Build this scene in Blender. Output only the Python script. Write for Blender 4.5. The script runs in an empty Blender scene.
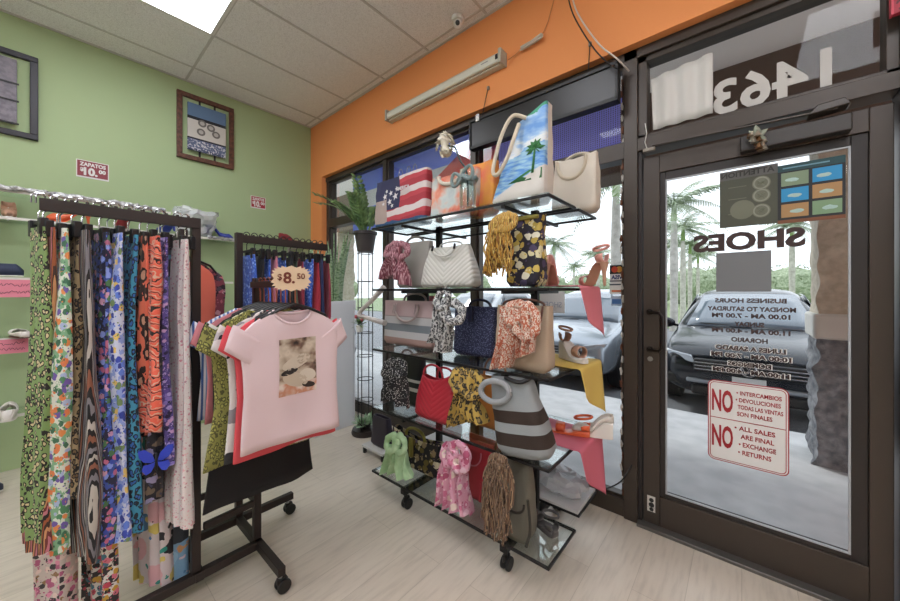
import bpy, bmesh, math, random
from mathutils import Vector, Matrix, noise
from mathutils.bvhtree import BVHTree
R = math.radians
PI = math.pi
rnd = random.Random(7)
C = bpy.context.scene.collection
SC = bpy.context.scene

# ------------------------------------------------------------ camera geometry (survey helper)
F = 340.5
CX, HY = 450.0, 292.0
H = 1.35
YAW = R(40.6)
FW = (-math.sin(YAW), math.cos(YAW))
RT = (math.cos(YAW), math.sin(YAW))

def P(px, py, X=None, Y=None, Z=None):
    """place in the shop seen at a photo pixel, on a plane X=, Y= or Z="""
    u = (px - CX) / F
    v = (HY - py) / F
    dx = FW[0] + u * RT[0]
    dy = FW[1] + u * RT[1]
    if X is not None: t = X / dx
    elif Y is not None: t = Y / dy
    else: t = (Z - H) / v
    return Vector((t * dx, t * dy, H + t * v))

# ------------------------------------------------------------ materials
def lin(c):
    if isinstance(c, str):
        c = c.lstrip('#'); c = [int(c[i:i + 2], 16) / 255 for i in (0, 2, 4)]
    return tuple((x / 12.92 if x <= 0.04045 else ((x + 0.055) / 1.055) ** 2.4) for x in c[:3]) + (1.0,)

MATS = {}
class NT:
    def __init__(s, nt): s.nt = nt
    def n(s, typ, **kw):
        nd = s.nt.nodes.new(typ)
        ins = kw.pop('ins', {})
        for k, v in kw.items(): setattr(nd, k, v)
        for k, v in ins.items():
            if isinstance(v, bpy.types.NodeSocket): s.nt.links.new(v, nd.inputs[k])
            else: nd.inputs[k].default_value = v
        return nd
    def co(s, scale=(1, 1, 1), rot=(0, 0, 0), loc=(0, 0, 0)):
        t = s.n('ShaderNodeTexCoord')
        return s.n('ShaderNodeMapping', ins={'Vector': t.outputs['Object'], 'Scale': scale, 'Rotation': rot, 'Location': loc}).outputs[0]
    def math(s, op, a, b=0.0, clamp=False):
        nd = s.n('ShaderNodeMath', operation=op, use_clamp=clamp, ins={0: a, 1: b}); return nd.outputs[0]
    def ramp(s, fac, stops, interp='CONSTANT'):
        nd = s.n('ShaderNodeValToRGB', ins={0: fac}); cr = nd.color_ramp; cr.interpolation = interp
        while len(cr.elements) < len(stops): cr.elements.new(0.5)
        for e, (p, c) in zip(cr.elements, stops):
            e.position = p; e.color = lin(c) if not isinstance(c, (int, float)) else (c, c, c, 1)
        return nd.outputs[0]
    def mix(s, fac, a, b):
        nd = s.n('ShaderNodeMix', data_type='RGBA')
        for i, v in ((0, fac), (6, a), (7, b)):
            if isinstance(v, bpy.types.NodeSocket): s.nt.links.new(v, nd.inputs[i])
            elif i == 0: nd.inputs[0].default_value = v
            else: nd.inputs[i].default_value = lin(v)
        return nd.outputs[2]
    def noise(s, vec, scale, detail=2.0, out=0, rough=.5):
        return s.n('ShaderNodeTexNoise', ins={'Vector': vec, 'Scale': scale, 'Detail': detail, 'Roughness': rough}).outputs[out]
    def distort(s, vec, scale, amt):
        nz = s.n('ShaderNodeTexNoise', ins={'Vector': vec, 'Scale': scale, 'Detail': 2.0}).outputs[1]
        a = s.n('ShaderNodeVectorMath', operation='SUBTRACT', ins={0: nz, 1: (.5, .5, .5)}).outputs[0]
        b = s.n('ShaderNodeVectorMath', operation='SCALE', ins={0: a, 'Scale': amt}).outputs[0]
        return s.n('ShaderNodeVectorMath', operation='ADD', ins={0: vec, 1: b}).outputs[0]
    def vor(s, vec, scale, feature='F1', out='Distance'):
        return s.n('ShaderNodeTexVoronoi', feature=feature, ins={'Vector': vec, 'Scale': scale}).outputs[out]
    def chan(s, col, i=0):
        return s.n('ShaderNodeSeparateColor', ins={0: col}).outputs[i]
    def xyz(s, vec, i):
        return s.n('ShaderNodeSeparateXYZ', ins={0: vec}).outputs[i]

def M(name, base='#888888', rough=.6, metal=0.0, spec=.5, bump=None, fn=None, emit=None, coat=0, sheen=0, bfn=None, alpha=None, trans=0):
    if name in MATS: return MATS[name]
    m = bpy.data.materials.new(name); m.use_nodes = True; MATS[name] = m
    nt = m.node_tree; b = nt.nodes['Principled BSDF']; k = NT(nt)
    if fn:
        s = fn(k); nt.links.new(s, b.inputs['Base Color'])
    else: b.inputs['Base Color'].default_value = lin(base)
    b.inputs['Roughness'].default_value = rough; b.inputs['Metallic'].default_value = metal
    b.inputs['Specular IOR Level'].default_value = spec
    b.inputs['Coat Weight'].default_value = coat
    b.inputs['Sheen Weight'].default_value = sheen
    b.inputs['Transmission Weight'].default_value = trans
    if alpha is not None: b.inputs['Alpha'].default_value = alpha
    if emit: b.inputs['Emission Color'].default_value = lin(emit[0]); b.inputs['Emission Strength'].default_value = emit[1]
    if bump or bfn:
        if bfn: h = bfn(k); st, ds = (bump or (0, .5, .004))[1:3] if bump else (.6, .004)
        else:
            h = k.noise(k.co(), bump[0], 3.0); st = bump[1]; ds = bump[2] if len(bump) > 2 else .004
        bp = k.n('ShaderNodeBump', ins={'Height': h, 'Strength': st, 'Distance': ds}).outputs[0]
        nt.links.new(bp, b.inputs['Normal'])
    return m

def glass_mat(name, tint='#ffffff', gloss=.25, rough=.02):
    m = bpy.data.materials.new(name); m.use_nodes = True; MATS[name] = m
    nt = m.node_tree; nt.nodes.clear(); k = NT(nt)
    out = k.n('ShaderNodeOutputMaterial')
    t = k.n('ShaderNodeBsdfTransparent', ins={'Color': lin(tint)})
    g = k.n('ShaderNodeBsdfGlossy', ins={'Color': (1, 1, 1, 1), 'Roughness': rough})
    lw = k.n('ShaderNodeFresnel', ins={'IOR': 1.45})
    f = k.math('MULTIPLY', lw.outputs[0], gloss)
    mx = k.n('ShaderNodeMixShader', ins={0: f, 1: t.outputs[0], 2: g.outputs[0]})
    nt.links.new(mx.outputs[0], out.inputs[0]); return m

# pattern builders: each returns fn(k) -> colour socket
def leopard(bg, center, ring, scale=55, squash=(1, 1, .7)):
    def f(k):
        v = k.distort(k.co(squash), 60, .012)
        d = k.vor(v, scale)
        nz = k.noise(v, scale * 1.6, 1)
        d2 = k.math('ADD', d, k.math('MULTIPLY', k.math('SUBTRACT', nz, .5), .35))
        return k.ramp(d2, [(0, center), (.30, ring), (.52, bg)])
    return f
def stripes(cols, scale=9, dist=4, rot=(0, 0, 0), dscale=2, zs=.14):
    def f(k):
        v = k.co((1, 1, zs), rot)
        w = k.n('ShaderNodeTexWave', bands_direction='X', wave_profile='SAW', ins={'Vector': v, 'Scale': scale, 'Distortion': dist, 'Detail': 2.0, 'Detail Scale': dscale}).outputs[1]
        n = len(cols); return k.ramp(w, [(i / n, c) for i, c in enumerate(cols)])
    return f
def floral(bg, cols, scale=30, size=.42, squash=(1, 1, 1), bg2=None):
    def f(k):
        v = k.distort(k.co(squash), scale * 1.5, .6 / scale)
        d = k.vor(v, scale); c = k.chan(k.vor(v, scale, out='Color'), 0)
        n = len(cols); colr = k.ramp(c, [(i / n, x) for i, x in enumerate(cols)])
        msk = k.math('LESS_THAN', d, size)
        base = bg
        if bg2:
            base = k.mix(k.math('GREATER_THAN', k.noise(v, scale * .8, 2), .52), bg, bg2)
        a = k.mix(msk, base, colr)
        d2 = k.vor(v, scale * 2.3); c2 = k.chan(k.vor(v, scale * 2.3, out='Color'), 1)
        col2 = k.ramp(c2, [(i / n, x) for i, x in enumerate(cols[::-1])])
        m2 = k.math('MULTIPLY', k.math('LESS_THAN', d2, .3), k.math('GREATER_THAN', c2, .45))
        return k.mix(m2, a, col2)
    return f
def dots(bg, fg, scale=80, size=.33):
    def f(k):
        v = k.co(); d = k.vor(v, scale)
        return k.ramp(d, [(0, fg), (size, bg)])
    return f
def zbands(bands):
    """horizontal bands of the thing itself: [(z0,color),...] rising"""
    def f(k):
        z = k.xyz(k.co(), 2); lo = bands[0][0]; hi = bands[-1][0] + .2
        t = k.n('ShaderNodeMapRange', ins={0: z, 1: lo, 2: hi}).outputs[0]
        return k.ramp(t, [((b - lo) / (hi - lo), c) for b, c in bands])
    return f
def mottle(a, b, scale=8, lo=.35, hi=.65, detail=3):
    def f(k):
        return k.ramp(k.noise(k.co(), scale, detail), [(lo, a), (hi, b)], 'LINEAR')
    return f
def quilt(scale=60):
    def f(k):
        v = k.co()
        x = k.math('ABSOLUTE', k.xyz(v, 0)); z = k.xyz(v, 2)
        s = k.math('MULTIPLY', k.math('ADD', k.math('MULTIPLY', x, .8), k.math('MULTIPLY', z, -1)), scale * 2)
        return k.math('ABSOLUTE', k.math('SINE', s))
    return f

# ------------------------------------------------------------ mesh building
class MB:
    def __init__(s): s.v = []; s.f = []
    def add(s, vs, fs):
        o = len(s.v); s.v += [Vector(p) for p in vs]; s.f += [tuple(i + o for i in f) for f in fs]; return s
    def box(s, x0, x1, y0, y1, z0, z1, m=None):
        vs = [(x, y, z) for z in (z0, z1) for y in (y0, y1) for x in (x0, x1)]
        vs = [Vector(p) for p in vs]
        if m is not None: vs = [m @ p for p in vs]
        return s.add(vs, [(0, 2, 3, 1), (4, 5, 7, 6), (0, 1, 5, 4), (2, 6, 7, 3), (0, 4, 6, 2), (1, 3, 7, 5)])
    def bar(s, p0, p1, w, h, up=(0, 0, 1)):
        p0 = Vector(p0); p1 = Vector(p1); d = (p1 - p0); L = d.length; d.normalize(); up = Vector(up)
        if abs(d.dot(up)) > .99: up = Vector((0, 1, 0))
        sd = d.cross(up).normalized(); up = sd.cross(d).normalized()
        m = Matrix((sd, d, up)).transposed().to_4x4(); m.translation = p0
        return s.box(-w / 2, w / 2, 0, L, -h / 2, h / 2, m)
    def loft(s, rings, cap0=True, cap1=True, closed=True):
        n = len(rings[0]); vs = [p for r in rings for p in r]; fs = []
        for i in range(len(rings) - 1):
            for j in range(n if closed else n - 1):
                a = i * n + j; b = i * n + (j + 1) % n
                fs.append((a, b, b + n, a + n))
        if closed and cap0: fs.append(tuple(range(n - 1, -1, -1)))
        if closed and cap1: fs.append(tuple((len(rings) - 1) * n + j for j in range(n)))
        return s.add(vs, fs)
    def tube(s, pts, r=.01, n=8, cap=True, flat=1.0):
        pts = [Vector(p) for p in pts]; rings = []; prev = None
        for i, p in enumerate(pts):
            t = (pts[min(i + 1, len(pts) - 1)] - pts[max(i - 1, 0)])
            if t.length < 1e-9: t = Vector((0, 0, 1))
            t.normalize()
            if prev is None:
                a = Vector((0, 0, 1)) if abs(t.z) < .9 else Vector((0, 1, 0)); nx = t.cross(a).normalized()
            else:
                nx = (prev - t * prev.dot(t)); nx = nx.normalized() if nx.length > 1e-6 else prev
            prev = nx; ny = t.cross(nx); rr = r[i] if isinstance(r, (list, tuple)) else r
            rings.append([p + nx * (rr * math.cos(2 * PI * j / n)) + ny * (rr * flat * math.sin(2 * PI * j / n)) for j in range(n)])
        return s.loft(rings, cap, cap)
    def ball(s, c, r, nu=16, nv=10, nz=0, ns=20, seed=0):
        c = Vector(c); r = Vector((r, r, r)) if isinstance(r, (int, float)) else Vector(r); rings = []
        for i in range(nv + 1):
            th = PI * min(max(i / nv, .02), .98); ring = []
            for j in range(nu):
                ph = 2 * PI * j / nu
                d = Vector((math.sin(th) * math.cos(ph), math.sin(th) * math.sin(ph), math.cos(th)))
                q = Vector((d.x * r.x, d.y * r.y, d.z * r.z))
                if nz: q += d * nz * noise.noise(q * ns + Vector((seed, seed * 2, 0)))
                ring.append(c + q)
            rings.append(ring)
        return s.loft(rings[::-1])
    def lathe(s, prof, c=(0, 0, 0), n=24):
        c = Vector(c)
        return s.loft([[c + Vector((r * math.cos(2 * PI * j / n), r * math.sin(2 * PI * j / n), z)) for j in range(n)] for r, z in prof])
    def prism(s, poly, y0, y1):
        """poly in xz, extruded along y"""
        n = len(poly); vs = [(x, y0, z) for x, z in poly] + [(x, y1, z) for x, z in poly]
        fs = [tuple(range(n - 1, -1, -1)) if False else tuple(range(n)), tuple(range(2 * n - 1, n - 1, -1))] + [((j + 1) % n, j, j + n, (j + 1) % n + n) for j in range(n)]
        return s.add(vs, fs)
    def grid(s, fn, nu, nv):
        vs = [fn(i / nu, j / nv) for j in range(nv + 1) for i in range(nu + 1)]
        fs = [(j * (nu + 1) + i, j * (nu + 1) + i + 1, (j + 1) * (nu + 1) + i + 1, (j + 1) * (nu + 1) + i) for j in range(nv) for i in range(nu)]
        return s.add(vs, fs)
    def xf(s, m): s.v = [m @ p for p in s.v]; return s
    def jitter(s, amp, sc, seed=0):
        out = []
        for p in s.v:
            q = p * sc + Vector((seed * 3.1, seed * 1.7, seed))
            out.append(p + Vector((noise.noise(q), noise.noise(q + Vector((31, 0, 0))), noise.noise(q + Vector((0, 57, 0))))) * amp)
        s.v = out; return s
    def build(s, name, mat, parent=None, bevel=0, sub=0, solid=0, smooth=True, sharp=38, loc=None, rz=0, label=None):
        me = bpy.data.meshes.new(name); me.from_pydata([tuple(p) for p in s.v], [], s.f)
        bm = bmesh.new(); bm.from_mesh(me); bmesh.ops.recalc_face_normals(bm, faces=bm.faces)
        if sub == 0:
            ang = R(sharp)
            for e in bm.edges:
                if len(e.link_faces) == 2 and e.calc_face_angle(0) > ang: e.smooth = False
        bm.to_mesh(me); bm.free()
        if smooth: me.polygons.foreach_set('use_smooth', [True] * len(me.polygons))
        me.materials.append(mat); o = bpy.data.objects.new(name, me); C.objects.link(o)
        if parent is not None: o.parent = parent
        if loc is not None: o.location = loc
        if rz: o.rotation_euler.z = rz
        if solid:
            d = o.modifiers.new('solid', 'SOLIDIFY'); d.thickness = solid; d.offset = 0
        if bevel:
            d = o.modifiers.new('bevel', 'BEVEL'); d.width = bevel; d.segments = 2; d.limit_method = 'ANGLE'
        if sub:
            d = o.modifiers.new('sub', 'SUBSURF'); d.levels = sub; d.render_levels = sub
        if label: o['label'] = label
        return o

def E(name, label=None, cat=None, loc=(0, 0, 0), rz=0.0, group=None, kind=None):
    o = bpy.data.objects.new(name, None); C.objects.link(o); o.location = loc; o.rotation_euler = (0, 0, rz)
    o.empty_display_size = .1
    return tag(o, label, cat, group, kind)
def tag(o, label=None, cat=None, group=None, kind=None):
    if label: o['label'] = label
    if cat: o['category'] = cat
    if group: o['group'] = group
    if kind: o['kind'] = kind
    return o
def struct(o): o['kind'] = 'structure'; return o

def copy_tree(o, parent=None):
    c = o.copy(); C.objects.link(c)
    if parent is not None: c.parent = parent
    for ch in list(o.children): copy_tree(ch, c)
    return c

def text(body, size, mat, parent, loc=(0, 0, 0), rz=0, mirror=False, bold=.0, width=None, align='CENTER', name='lettering', depth=.0012, label=None, sx=1.0):
    cu = bpy.data.curves.new('t', 'FONT'); cu.body = body; cu.size = size; cu.align_x = align; cu.align_y = 'CENTER'
    cu.extrude = depth / 2; cu.offset = bold * size; cu.resolution_u = 3
    t = bpy.data.objects.new('t', cu); C.objects.link(t)
    bpy.context.view_layer.update()
    me = bpy.data.meshes.new_from_object(t.evaluated_get(bpy.context.evaluated_depsgraph_get()))
    bpy.data.objects.remove(t); bpy.data.curves.remove(cu)
    xs = [v.co.x for v in me.vertices]; w = max(xs) - min(xs); mid = (max(xs) + min(xs)) / 2
    k = (width / w if width else sx)
    for v in me.vertices:
        x = ((v.co.x - (mid if align == 'CENTER' else 0)) * k) * (-1 if mirror else 1)
        v.co = Vector((x, -v.co.z, v.co.y))
    if mirror: me.flip_normals()
    me.materials.clear(); me.materials.append(mat); me.name = name
    o = bpy.data.objects.new(name, me); C.objects.link(o); o.parent = parent; o.location = loc; o.rotation_euler.z = rz
    if label: o['label'] = label
    return o

def drape(mb, body, off=.002, axis=(0, 1, 0), start=-1.0):
    """lay a flat patch (xz) on the front of a body part"""
    me = body.data; bv = BVHTree.FromPolygons([v.co.copy() for v in me.vertices], [tuple(p.vertices) for p in me.polygons])
    last = None; out = []
    for p in mb.v:
        h = bv.ray_cast(Vector((p.x, start, p.z)), Vector(axis))
        if h[0] is not None: last = h[0].y
        y = (h[0].y if h[0] is not None else (last if last is not None else 0)) - off + p.y
        out.append(Vector((p.x, y, p.z)))
    mb.v = out; return mb

# ------------------------------------------------------------ plain materials
ORANGE = M('orange_paint', '#f09a5c', .75, bump=(60, .05))
GREEN = M('green_paint', '#a9bd90', .7, bump=(60, .05))
WHITEWALL = M('white_paint', '#d8d3c8', .8)
BRONZE = M('bronze_frame', '#433a33', .38, .15)
BRONZED = M('bronze_dark', '#2a2422', .5)
BLACK = M('black_metal', '#1c1a1b', .4, .3)
BLKPL = M('black_plastic', '#161617', .45)
DKBR = M('dark_brown_metal', '#2d2422', .5, .2)
CHROME = M('chrome', '#c8c8cc', .18, 1)
STEEL = M('steel', '#9b9b9d', .35, .9)
WHITEPL = M('white_plastic', '#dedcd6', .45)
CREAM = M('cream_canvas', '#d9d0c2', .9, bump=(300, .15))
GLASS = glass_mat('window_glass', '#fafcfc', .20)
SHELFGLASS = glass_mat('shelf_glass', '#f6faf9', .35)
def banner_mat(name, c, f=.8):
    m = bpy.data.materials.new(name); m.use_nodes = True; MATS[name] = m
    nt = m.node_tree; nt.nodes.clear(); k = NT(nt); out = k.n('ShaderNodeOutputMaterial')
    d = k.n('ShaderNodeBsdfDiffuse', ins={'Color': lin(c)}); t = k.n('ShaderNodeBsdfTranslucent', ins={'Color': lin(c)})
    mx = k.n('ShaderNodeMixShader', ins={0: f, 1: d.outputs[0], 2: t.outputs[0]}); nt.links.new(mx.outputs[0], out.inputs[0]); return m
# ============================================================ ROOM SHELL
CEIL = 3.46; GX = -4.21; YO = 2.16; YW = 2.26; XR = 2.6; YB = -5.2; SOF = 2.77; XJ = -3.94
def floor_fn(k):
    v = k.co((1, 1, 1), (0, 0, R(90)))
    br = k.n('ShaderNodeTexBrick', offset=.37, ins={'Vector': v, 'Color1': lin('#d6cdc0'), 'Color2': lin('#cdc3b5'), 'Mortar': lin('#b5aa9a'), 'Scale': 1.0, 'Mortar Size': .0016, 'Mortar Smooth': .3, 'Bias': 0.0, 'Brick Width': 1.25, 'Row Height': .19})
    g = k.noise(k.co((9, 1.1, 1)), 5, 5)
    g2 = k.ramp(g, [(.25, '#c2b9ad'), (.5, '#e0d9cf'), (.75, '#e8e3da')], 'LINEAR')
    nd = k.n('ShaderNodeMix', data_type='RGBA', blend_type='MULTIPLY', ins={0: .75})
    k.nt.links.new(br.outputs[0], nd.inputs[6]); k.nt.links.new(g2, nd.inputs[7])
    hs = k.n('ShaderNodeBrightContrast', ins={0: nd.outputs[2], 1: .10, 2: 0.0}); return hs.outputs[0]
FLOORM = M('light_laminate', rough=.36, spec=.5, fn=floor_fn)
b = MB().box(GX - .15, XR + .15, YB - .15, YW + .03, -.12, 0); o = struct(b.build('floor', FLOORM, smooth=False))
def ceil_fn(k):
    return k.ramp(k.noise(k.co(), 160, 2), [(.3, '#d3d1ce'), (.55, '#efeeec')], 'LINEAR')
CEILM = M('ceiling_tile', rough=.95, fn=ceil_fn, bump=(180, .4, .003))
ceil = struct(MB().box(GX - .15, XR + .15, YB - .15, 2.36, CEIL, CEIL + .1).build('ceiling', CEILM, smooth=False))
g = MB()
xs = [-3.91 + .61 * i for i in range(11)]
ys = [2.08 - 1.22 * i for i in range(7)]
for x in xs: g.box(x - .009, x + .009, YB, YO, CEIL - .006, CEIL)
for y in ys: g.box(GX, XR, y - .009, y + .009, CEIL - .0055, CEIL)
g.box(GX, XR, YO - .022, YO, CEIL - .008, CEIL); g.box(GX, GX + .022, YB, YO, CEIL - .008, CEIL)
g.build('grid', M('grid_metal', '#c4c1bc', .6), ceil, smooth=False)

struct(MB().box(GX - .15, GX, YB, 2.36, 0, CEIL).build('wall_left', GREEN, smooth=False))
struct(MB().box(XR, XR + .15, YB, 2.36, 0, CEIL).build('wall_right', WHITEWALL, smooth=False))
struct(MB().box(GX - .15, XR + .15, YB - .15, YB, 0, CEIL).build('wall_back', WHITEWALL, smooth=False))
b = MB().box(GX, XR, YO, 2.36, SOF, CEIL)
b.box(GX, XJ, YO, 2.36, 0, SOF).box(.62, XR, YO, 2.36, 0, SOF)
struct(b.build('wall_front', ORANGE, smooth=False))

# ---- storefront posts and rails
def post(n, x0, x1, z0=0, z1=SOF, y0=2.225, y1=2.335, mat=BRONZE):
    return struct(MB().box(x0, x1, y0, y1, z0, z1).build('trim_%d' % n, mat, bevel=.003))
post(1, XJ, -3.885); post(2, -2.83, -2.775); post(3, -1.69, -1.635); post(4, -.535, -.462, y0=2.215)
post(5, .487, .62, y0=2.2); 
struct(MB().box(XJ, .62, 2.215, 2.335, 2.715, SOF).build('trim_6', BRONZE, bevel=.003))
struct(MB().box(-.462, .487, 2.215, 2.335, 2.17, 2.245).build('trim_7', BRONZE, bevel=.003))
struct(MB().box(-.462, .487, 2.19, 2.335, -.005, .018).build('trim_8', M('threshold', '#6d6a66', .4, .6), bevel=.004))
struct(MB().box(-.462, -.442, 2.235, 2.335, .018, 2.17).build('trim_9', BRONZED, bevel=.002))
def window(n, x0, x1):
    w = struct(E('window_%d' % n, loc=((x0 + x1) / 2, 2.28, 0))); hw = (x1 - x0) / 2
    b = MB(); b.box(-hw, hw, -.05, .05, 0, .10)
    b.box(-hw, hw, -.05, .05, 2.15, 2.25)
    for s in (-1, 1):
        for za, zb in ((.1, 2.15), (2.25, 2.715)):
            b.box(s * hw - .018 if s > 0 else -hw, hw if s > 0 else -hw + .018, -.03, .03, za, zb)
    b.box(-hw, hw, -.028, .028, 2.695, 2.715); b.box(-hw, hw, -.028, .028, .1, .118)
    b.build('frame', BRONZE, w, bevel=.002)
    MB().box(-hw + .015, hw - .015, -.003, .003, .115, 2.15).build('pane', GLASS, w, smooth=False)
    MB().box(-hw + .015, hw - .015, -.003, .003, 2.25, 2.697).build('pane', GLASS, w, smooth=False)
    return w
window(1, -3.885, -2.83); window(2, -2.775, -1.69); w3 = window(3, -1.635, -.535)
# transom light over the door with the shop number
w = struct(E('window_4', loc=(0.0125, 2.28, 0)))
b = MB(); hw = .4745
b.box(-hw, -hw + .045, -.045, .045, 2.245, 2.715).box(hw - .035, hw, -.045, .045, 2.245, 2.715).box(-hw, hw, -.045, .045, 2.685, 2.715).box(-hw, hw, -.045, .045, 2.245, 2.265)
b.build('frame', BRONZE, w, bevel=.002)
tp = MB().box(-hw + .04, hw - .03, -.003, .003, 2.262, 2.69).build('pane', GLASS, w, smooth=False)
NUM = M('numeral_vinyl', '#c6c3be', .6)
text('1463', .238, NUM, tp, loc=(.083, -.006, 2.355), mirror=True, bold=.028, width=.423, name='numerals', label='pale grey 1463 numerals reading in reverse')

# ---- door
door = struct(E('door_1', loc=(.019, 2.29, 0)))
D0 = -.456; D1 = .456
for s in (0, 1):
    x0, x1 = (D0, D0 + .082) if s == 0 else (D1 - .066, D1)
    MB().box(x0, x1, -.045, .0, .012, 2.13).build('stile', BRONZE, door, bevel=.003)
MB().box(D0 + .082, D1 - .066, -.045, 0, 2.03, 2.13).build('top_rail', BRONZE, door, bevel=.003)
MB().box(D0 + .082, D1 - .066, -.045, 0, .012, .185).build('bottom_rail', BRONZE, door, bevel=.003)
gx0, gx1, gz0, gz1 = -.346, .340, .21, 1.984
b = MB()
b.box(D0 + .082, gx0, -.036, 0, .185, 2.03).box(gx1, D1 - .066, -.036, 0, .185, 2.03).box(gx0, gx1, -.036, 0, gz1, 2.03).box(gx0, gx1, -.036, 0, .185, gz0)
b.build('glazing_stop', BRONZED, door, bevel=.003)
b = MB(); t = .007
b.box(gx0, gx1, -.040, -.030, gz0, gz0 + t).box(gx0, gx1, -.040, -.030, gz1 - t, gz1).box(gx0, gx0 + t, -.040, -.030, gz0 + t, gz1 - t).box(gx1 - t, gx1, -.040, -.030, gz0 + t, gz1 - t)
b.build('gasket', M('grey_gasket', '#a9acb0', .5), door, smooth=False)
pane = MB().box(gx0, gx1, -.026, -.020, gz0, gz1).build('pane', GLASS, door, smooth=False)
TXT = M('brown_vinyl', '#3d2a28', .6)
HALO = M('white_vinyl', '#e8e6e2', .6)
gy = -.0285
text('SHOES', .118, TXT, pane, loc=(-.008, gy, 1.603), mirror=True, bold=.045, width=.425, label='large brown reversed SHOES lettering')
hl = [('BUSINESS HOURS', 301, .215), ('MONDAY TO SATURDAY', 309.5, .265), ('10.00 AM - 7.00 PM', 316.5, .235), ('SUNDAY', 325, .09), ('11.00 AM - 4.00 PM', 332, .235), ('HORARIO', 341, .11), ('LUNES A SABADO', 350, .21), ('10:00 AM - 7:00 PM', 357.5, .24), ('DOMINGOS', 366, .13), ('11:00 AM - 4:00 PM', 373.5, .23)]
for i, (s, y, w_) in enumerate(hl):
    z = H - (y - HY) / F * 1.685; w_ *= 1.25
    if i > 5: text(s, .031, HALO, pane, loc=(.008, gy + .0014, z), mirror=True, bold=.09, width=w_ + .008)
    text(s, .030, TXT, pane, loc=(.008, gy, z), mirror=True, bold=.04, width=w_)
b = MB(); hx = -.40
z0 = 1.02; z1 = 1.235
pts = [(hx - .022, -.045, z1), (hx - .022, -.085, z1), (hx + .03, -.10, z1), (hx + .045, -.10, z1 - .02), (hx + .045, -.10, z0 + .02), (hx + .03, -.10, z0), (hx - .022, -.085, z0), (hx - .022, -.045, z0)]
b.tube(pts, .0085, 10)
for z in (z0, z1): b.tube([(hx - .022, -.044, z), (hx - .022, -.052, z)], .018, 14)
b.build('handle', M('dark_pull', '#241f1d', .3, .6), door)
MB().tube([(hx - .02, -.044, .965), (hx - .02, -.053, .965)], .014, 16).build('lock', STEEL, door)
MB().box(-.436, -.395, -.0475, -.045, .085, .175).build('sticker', M('sticker_white', '#d8d6d0', .6), door, bevel=.002, label='white sticker with a black figure')
b = MB()
for cz, r in ((.152, .012), (.125, .014), (.10, .011)):
    b.tube([(-.414, -.0478, cz), (-.414, -.0487, cz)], r, 12)
for a in (-1, 1):
    b.bar((-.414, -.0482, .135), (-.414 + a * .014, -.0482, .108), .004, .001); b.bar((-.414, -.0482, .105), (-.414 + a * .012, -.0482, .07), .004, .001)
b.build('sticker_figure', BLKPL, door)
MB().box(-.025, .335, -.105, -.045, 2.035, 2.11).build('closer_body', M('closer_grey', '#3b3735', .4, .2), door, bevel=.006)
b = MB(); b.bar((-.40, -.12, 2.165), (.29, -.12, 2.13), .016, .008)
b.build('closer_arm', M('closer_arm', '#514c48', .4, .4), door, bevel=.002)
MB().prism([(.20, 2.125), (.325, 2.135), (.31, 2.165), (.23, 2.16)], -.14, -.06).build('closer_bracket', M('closer_grey2', '#4e4a47', .4, .3), door, bevel=.004)

# magnetic contact on the door header
t = E('door_contact', 'small grey magnetic contact with a thin wire above the door corner', 'sensor', loc=(-.40, 2.205, 2.155))
MB().box(-.03, .03, -.012, .012, -.008, .012).build('body', M('contact_grey', '#8f8880', .5), t, bevel=.003)
MB().tube([(-.01, 0, .01), (-.02, -.005, .05), (-.012, 0, .10), (-.02, .0, .16)], .0025, 6).build('wire', WHITEPL, t)

# bell cluster
p = P(758, 141, Y=2.15)
t = E('door_bells', 'cluster of silver and bronze bells hanging on the door closer', 'bells', loc=p)
SIL = M('bell_silver', '#b9b2a4', .35, .8); BRZ = M('bell_bronze', '#8d6b4a', .4, .8)
rr = random.Random(3)
for i in range(16):
    a = rr.uniform(0, 6.28); r_ = rr.uniform(.0, .035)
    c = Vector((r_ * math.cos(a), rr.uniform(-.022, .015), rr.uniform(-.05, .04)))
    MB().lathe([(.004, .016), (.007, .012), (.010, 0), (.015, -.008), (.013, -.010)], c, 12).build('bell', SIL if i % 3 else BRZ, t)
b = MB()
for i in range(10):
    a = rr.uniform(0, 6.28); d = Vector((math.cos(a) * .04, rr.uniform(-.02, .02), math.sin(a) * .045 + .01))
    b.grid(lambda u, v, d=d: Vector((0, 0, .02)) + d * u + Vector((-d.z, 0, d.x)) * (v - .5) * .5 * math.sin(PI * min(u + .05, 1)), 5, 2)
b.tube([(0, .01, .03), (0, .03, .06)], .003, 6)
b.build('ribbon', M('bell_ribbon', '#9aa08f', .5), t, solid=.002)

# ============================================================ signs on the glass
RED = M('sign_red', '#a3242e', .5); SIGNW = M('sign_white', '#e2e1df', .5)
def rounded(w, h, r, n=5):
    pts = []
    for cx, cz, a0 in ((w / 2 - r, h / 2 - r, 0), (-w / 2 + r, h / 2 - r, 90), (-w / 2 + r, -h / 2 + r, 180), (w / 2 - r, -h / 2 + r, 270)):
        for i in range(n + 1):
            a = R(a0 + 90 * i / n); pts.append((cx + r * math.cos(a), cz + r * math.sin(a)))
    return pts
t = E('sales_policy_sign', 'white plate reading NO exchanges in red letters, inside door glass', 'sign', loc=(.0165, 2.2515, .685))
w_, h_ = .305, .415
MB().prism(rounded(w_, h_, .028), -.0015, .0015).build('plate', RED, t)
MB().prism(rounded(w_ - .008, h_ - .008, .025), -.0022, 0).build('face', SIGNW, t)
bo = MB(); po = rounded(w_ - .018, h_ - .018, .02); pi = rounded(w_ - .024, h_ - .024, .018); n = len(po)
bo.add([(x, -.003, z) for x, z in po] + [(x, -.003, z) for x, z in pi], [(i, (i + 1) % n, (i + 1) % n + n, i + n) for i in range(n)])
bo.box(-w_ / 2 + .01, w_ / 2 - .01, -.003, -.0022, .012, .0155)
bo.build('border', RED, t, smooth=False)
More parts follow.
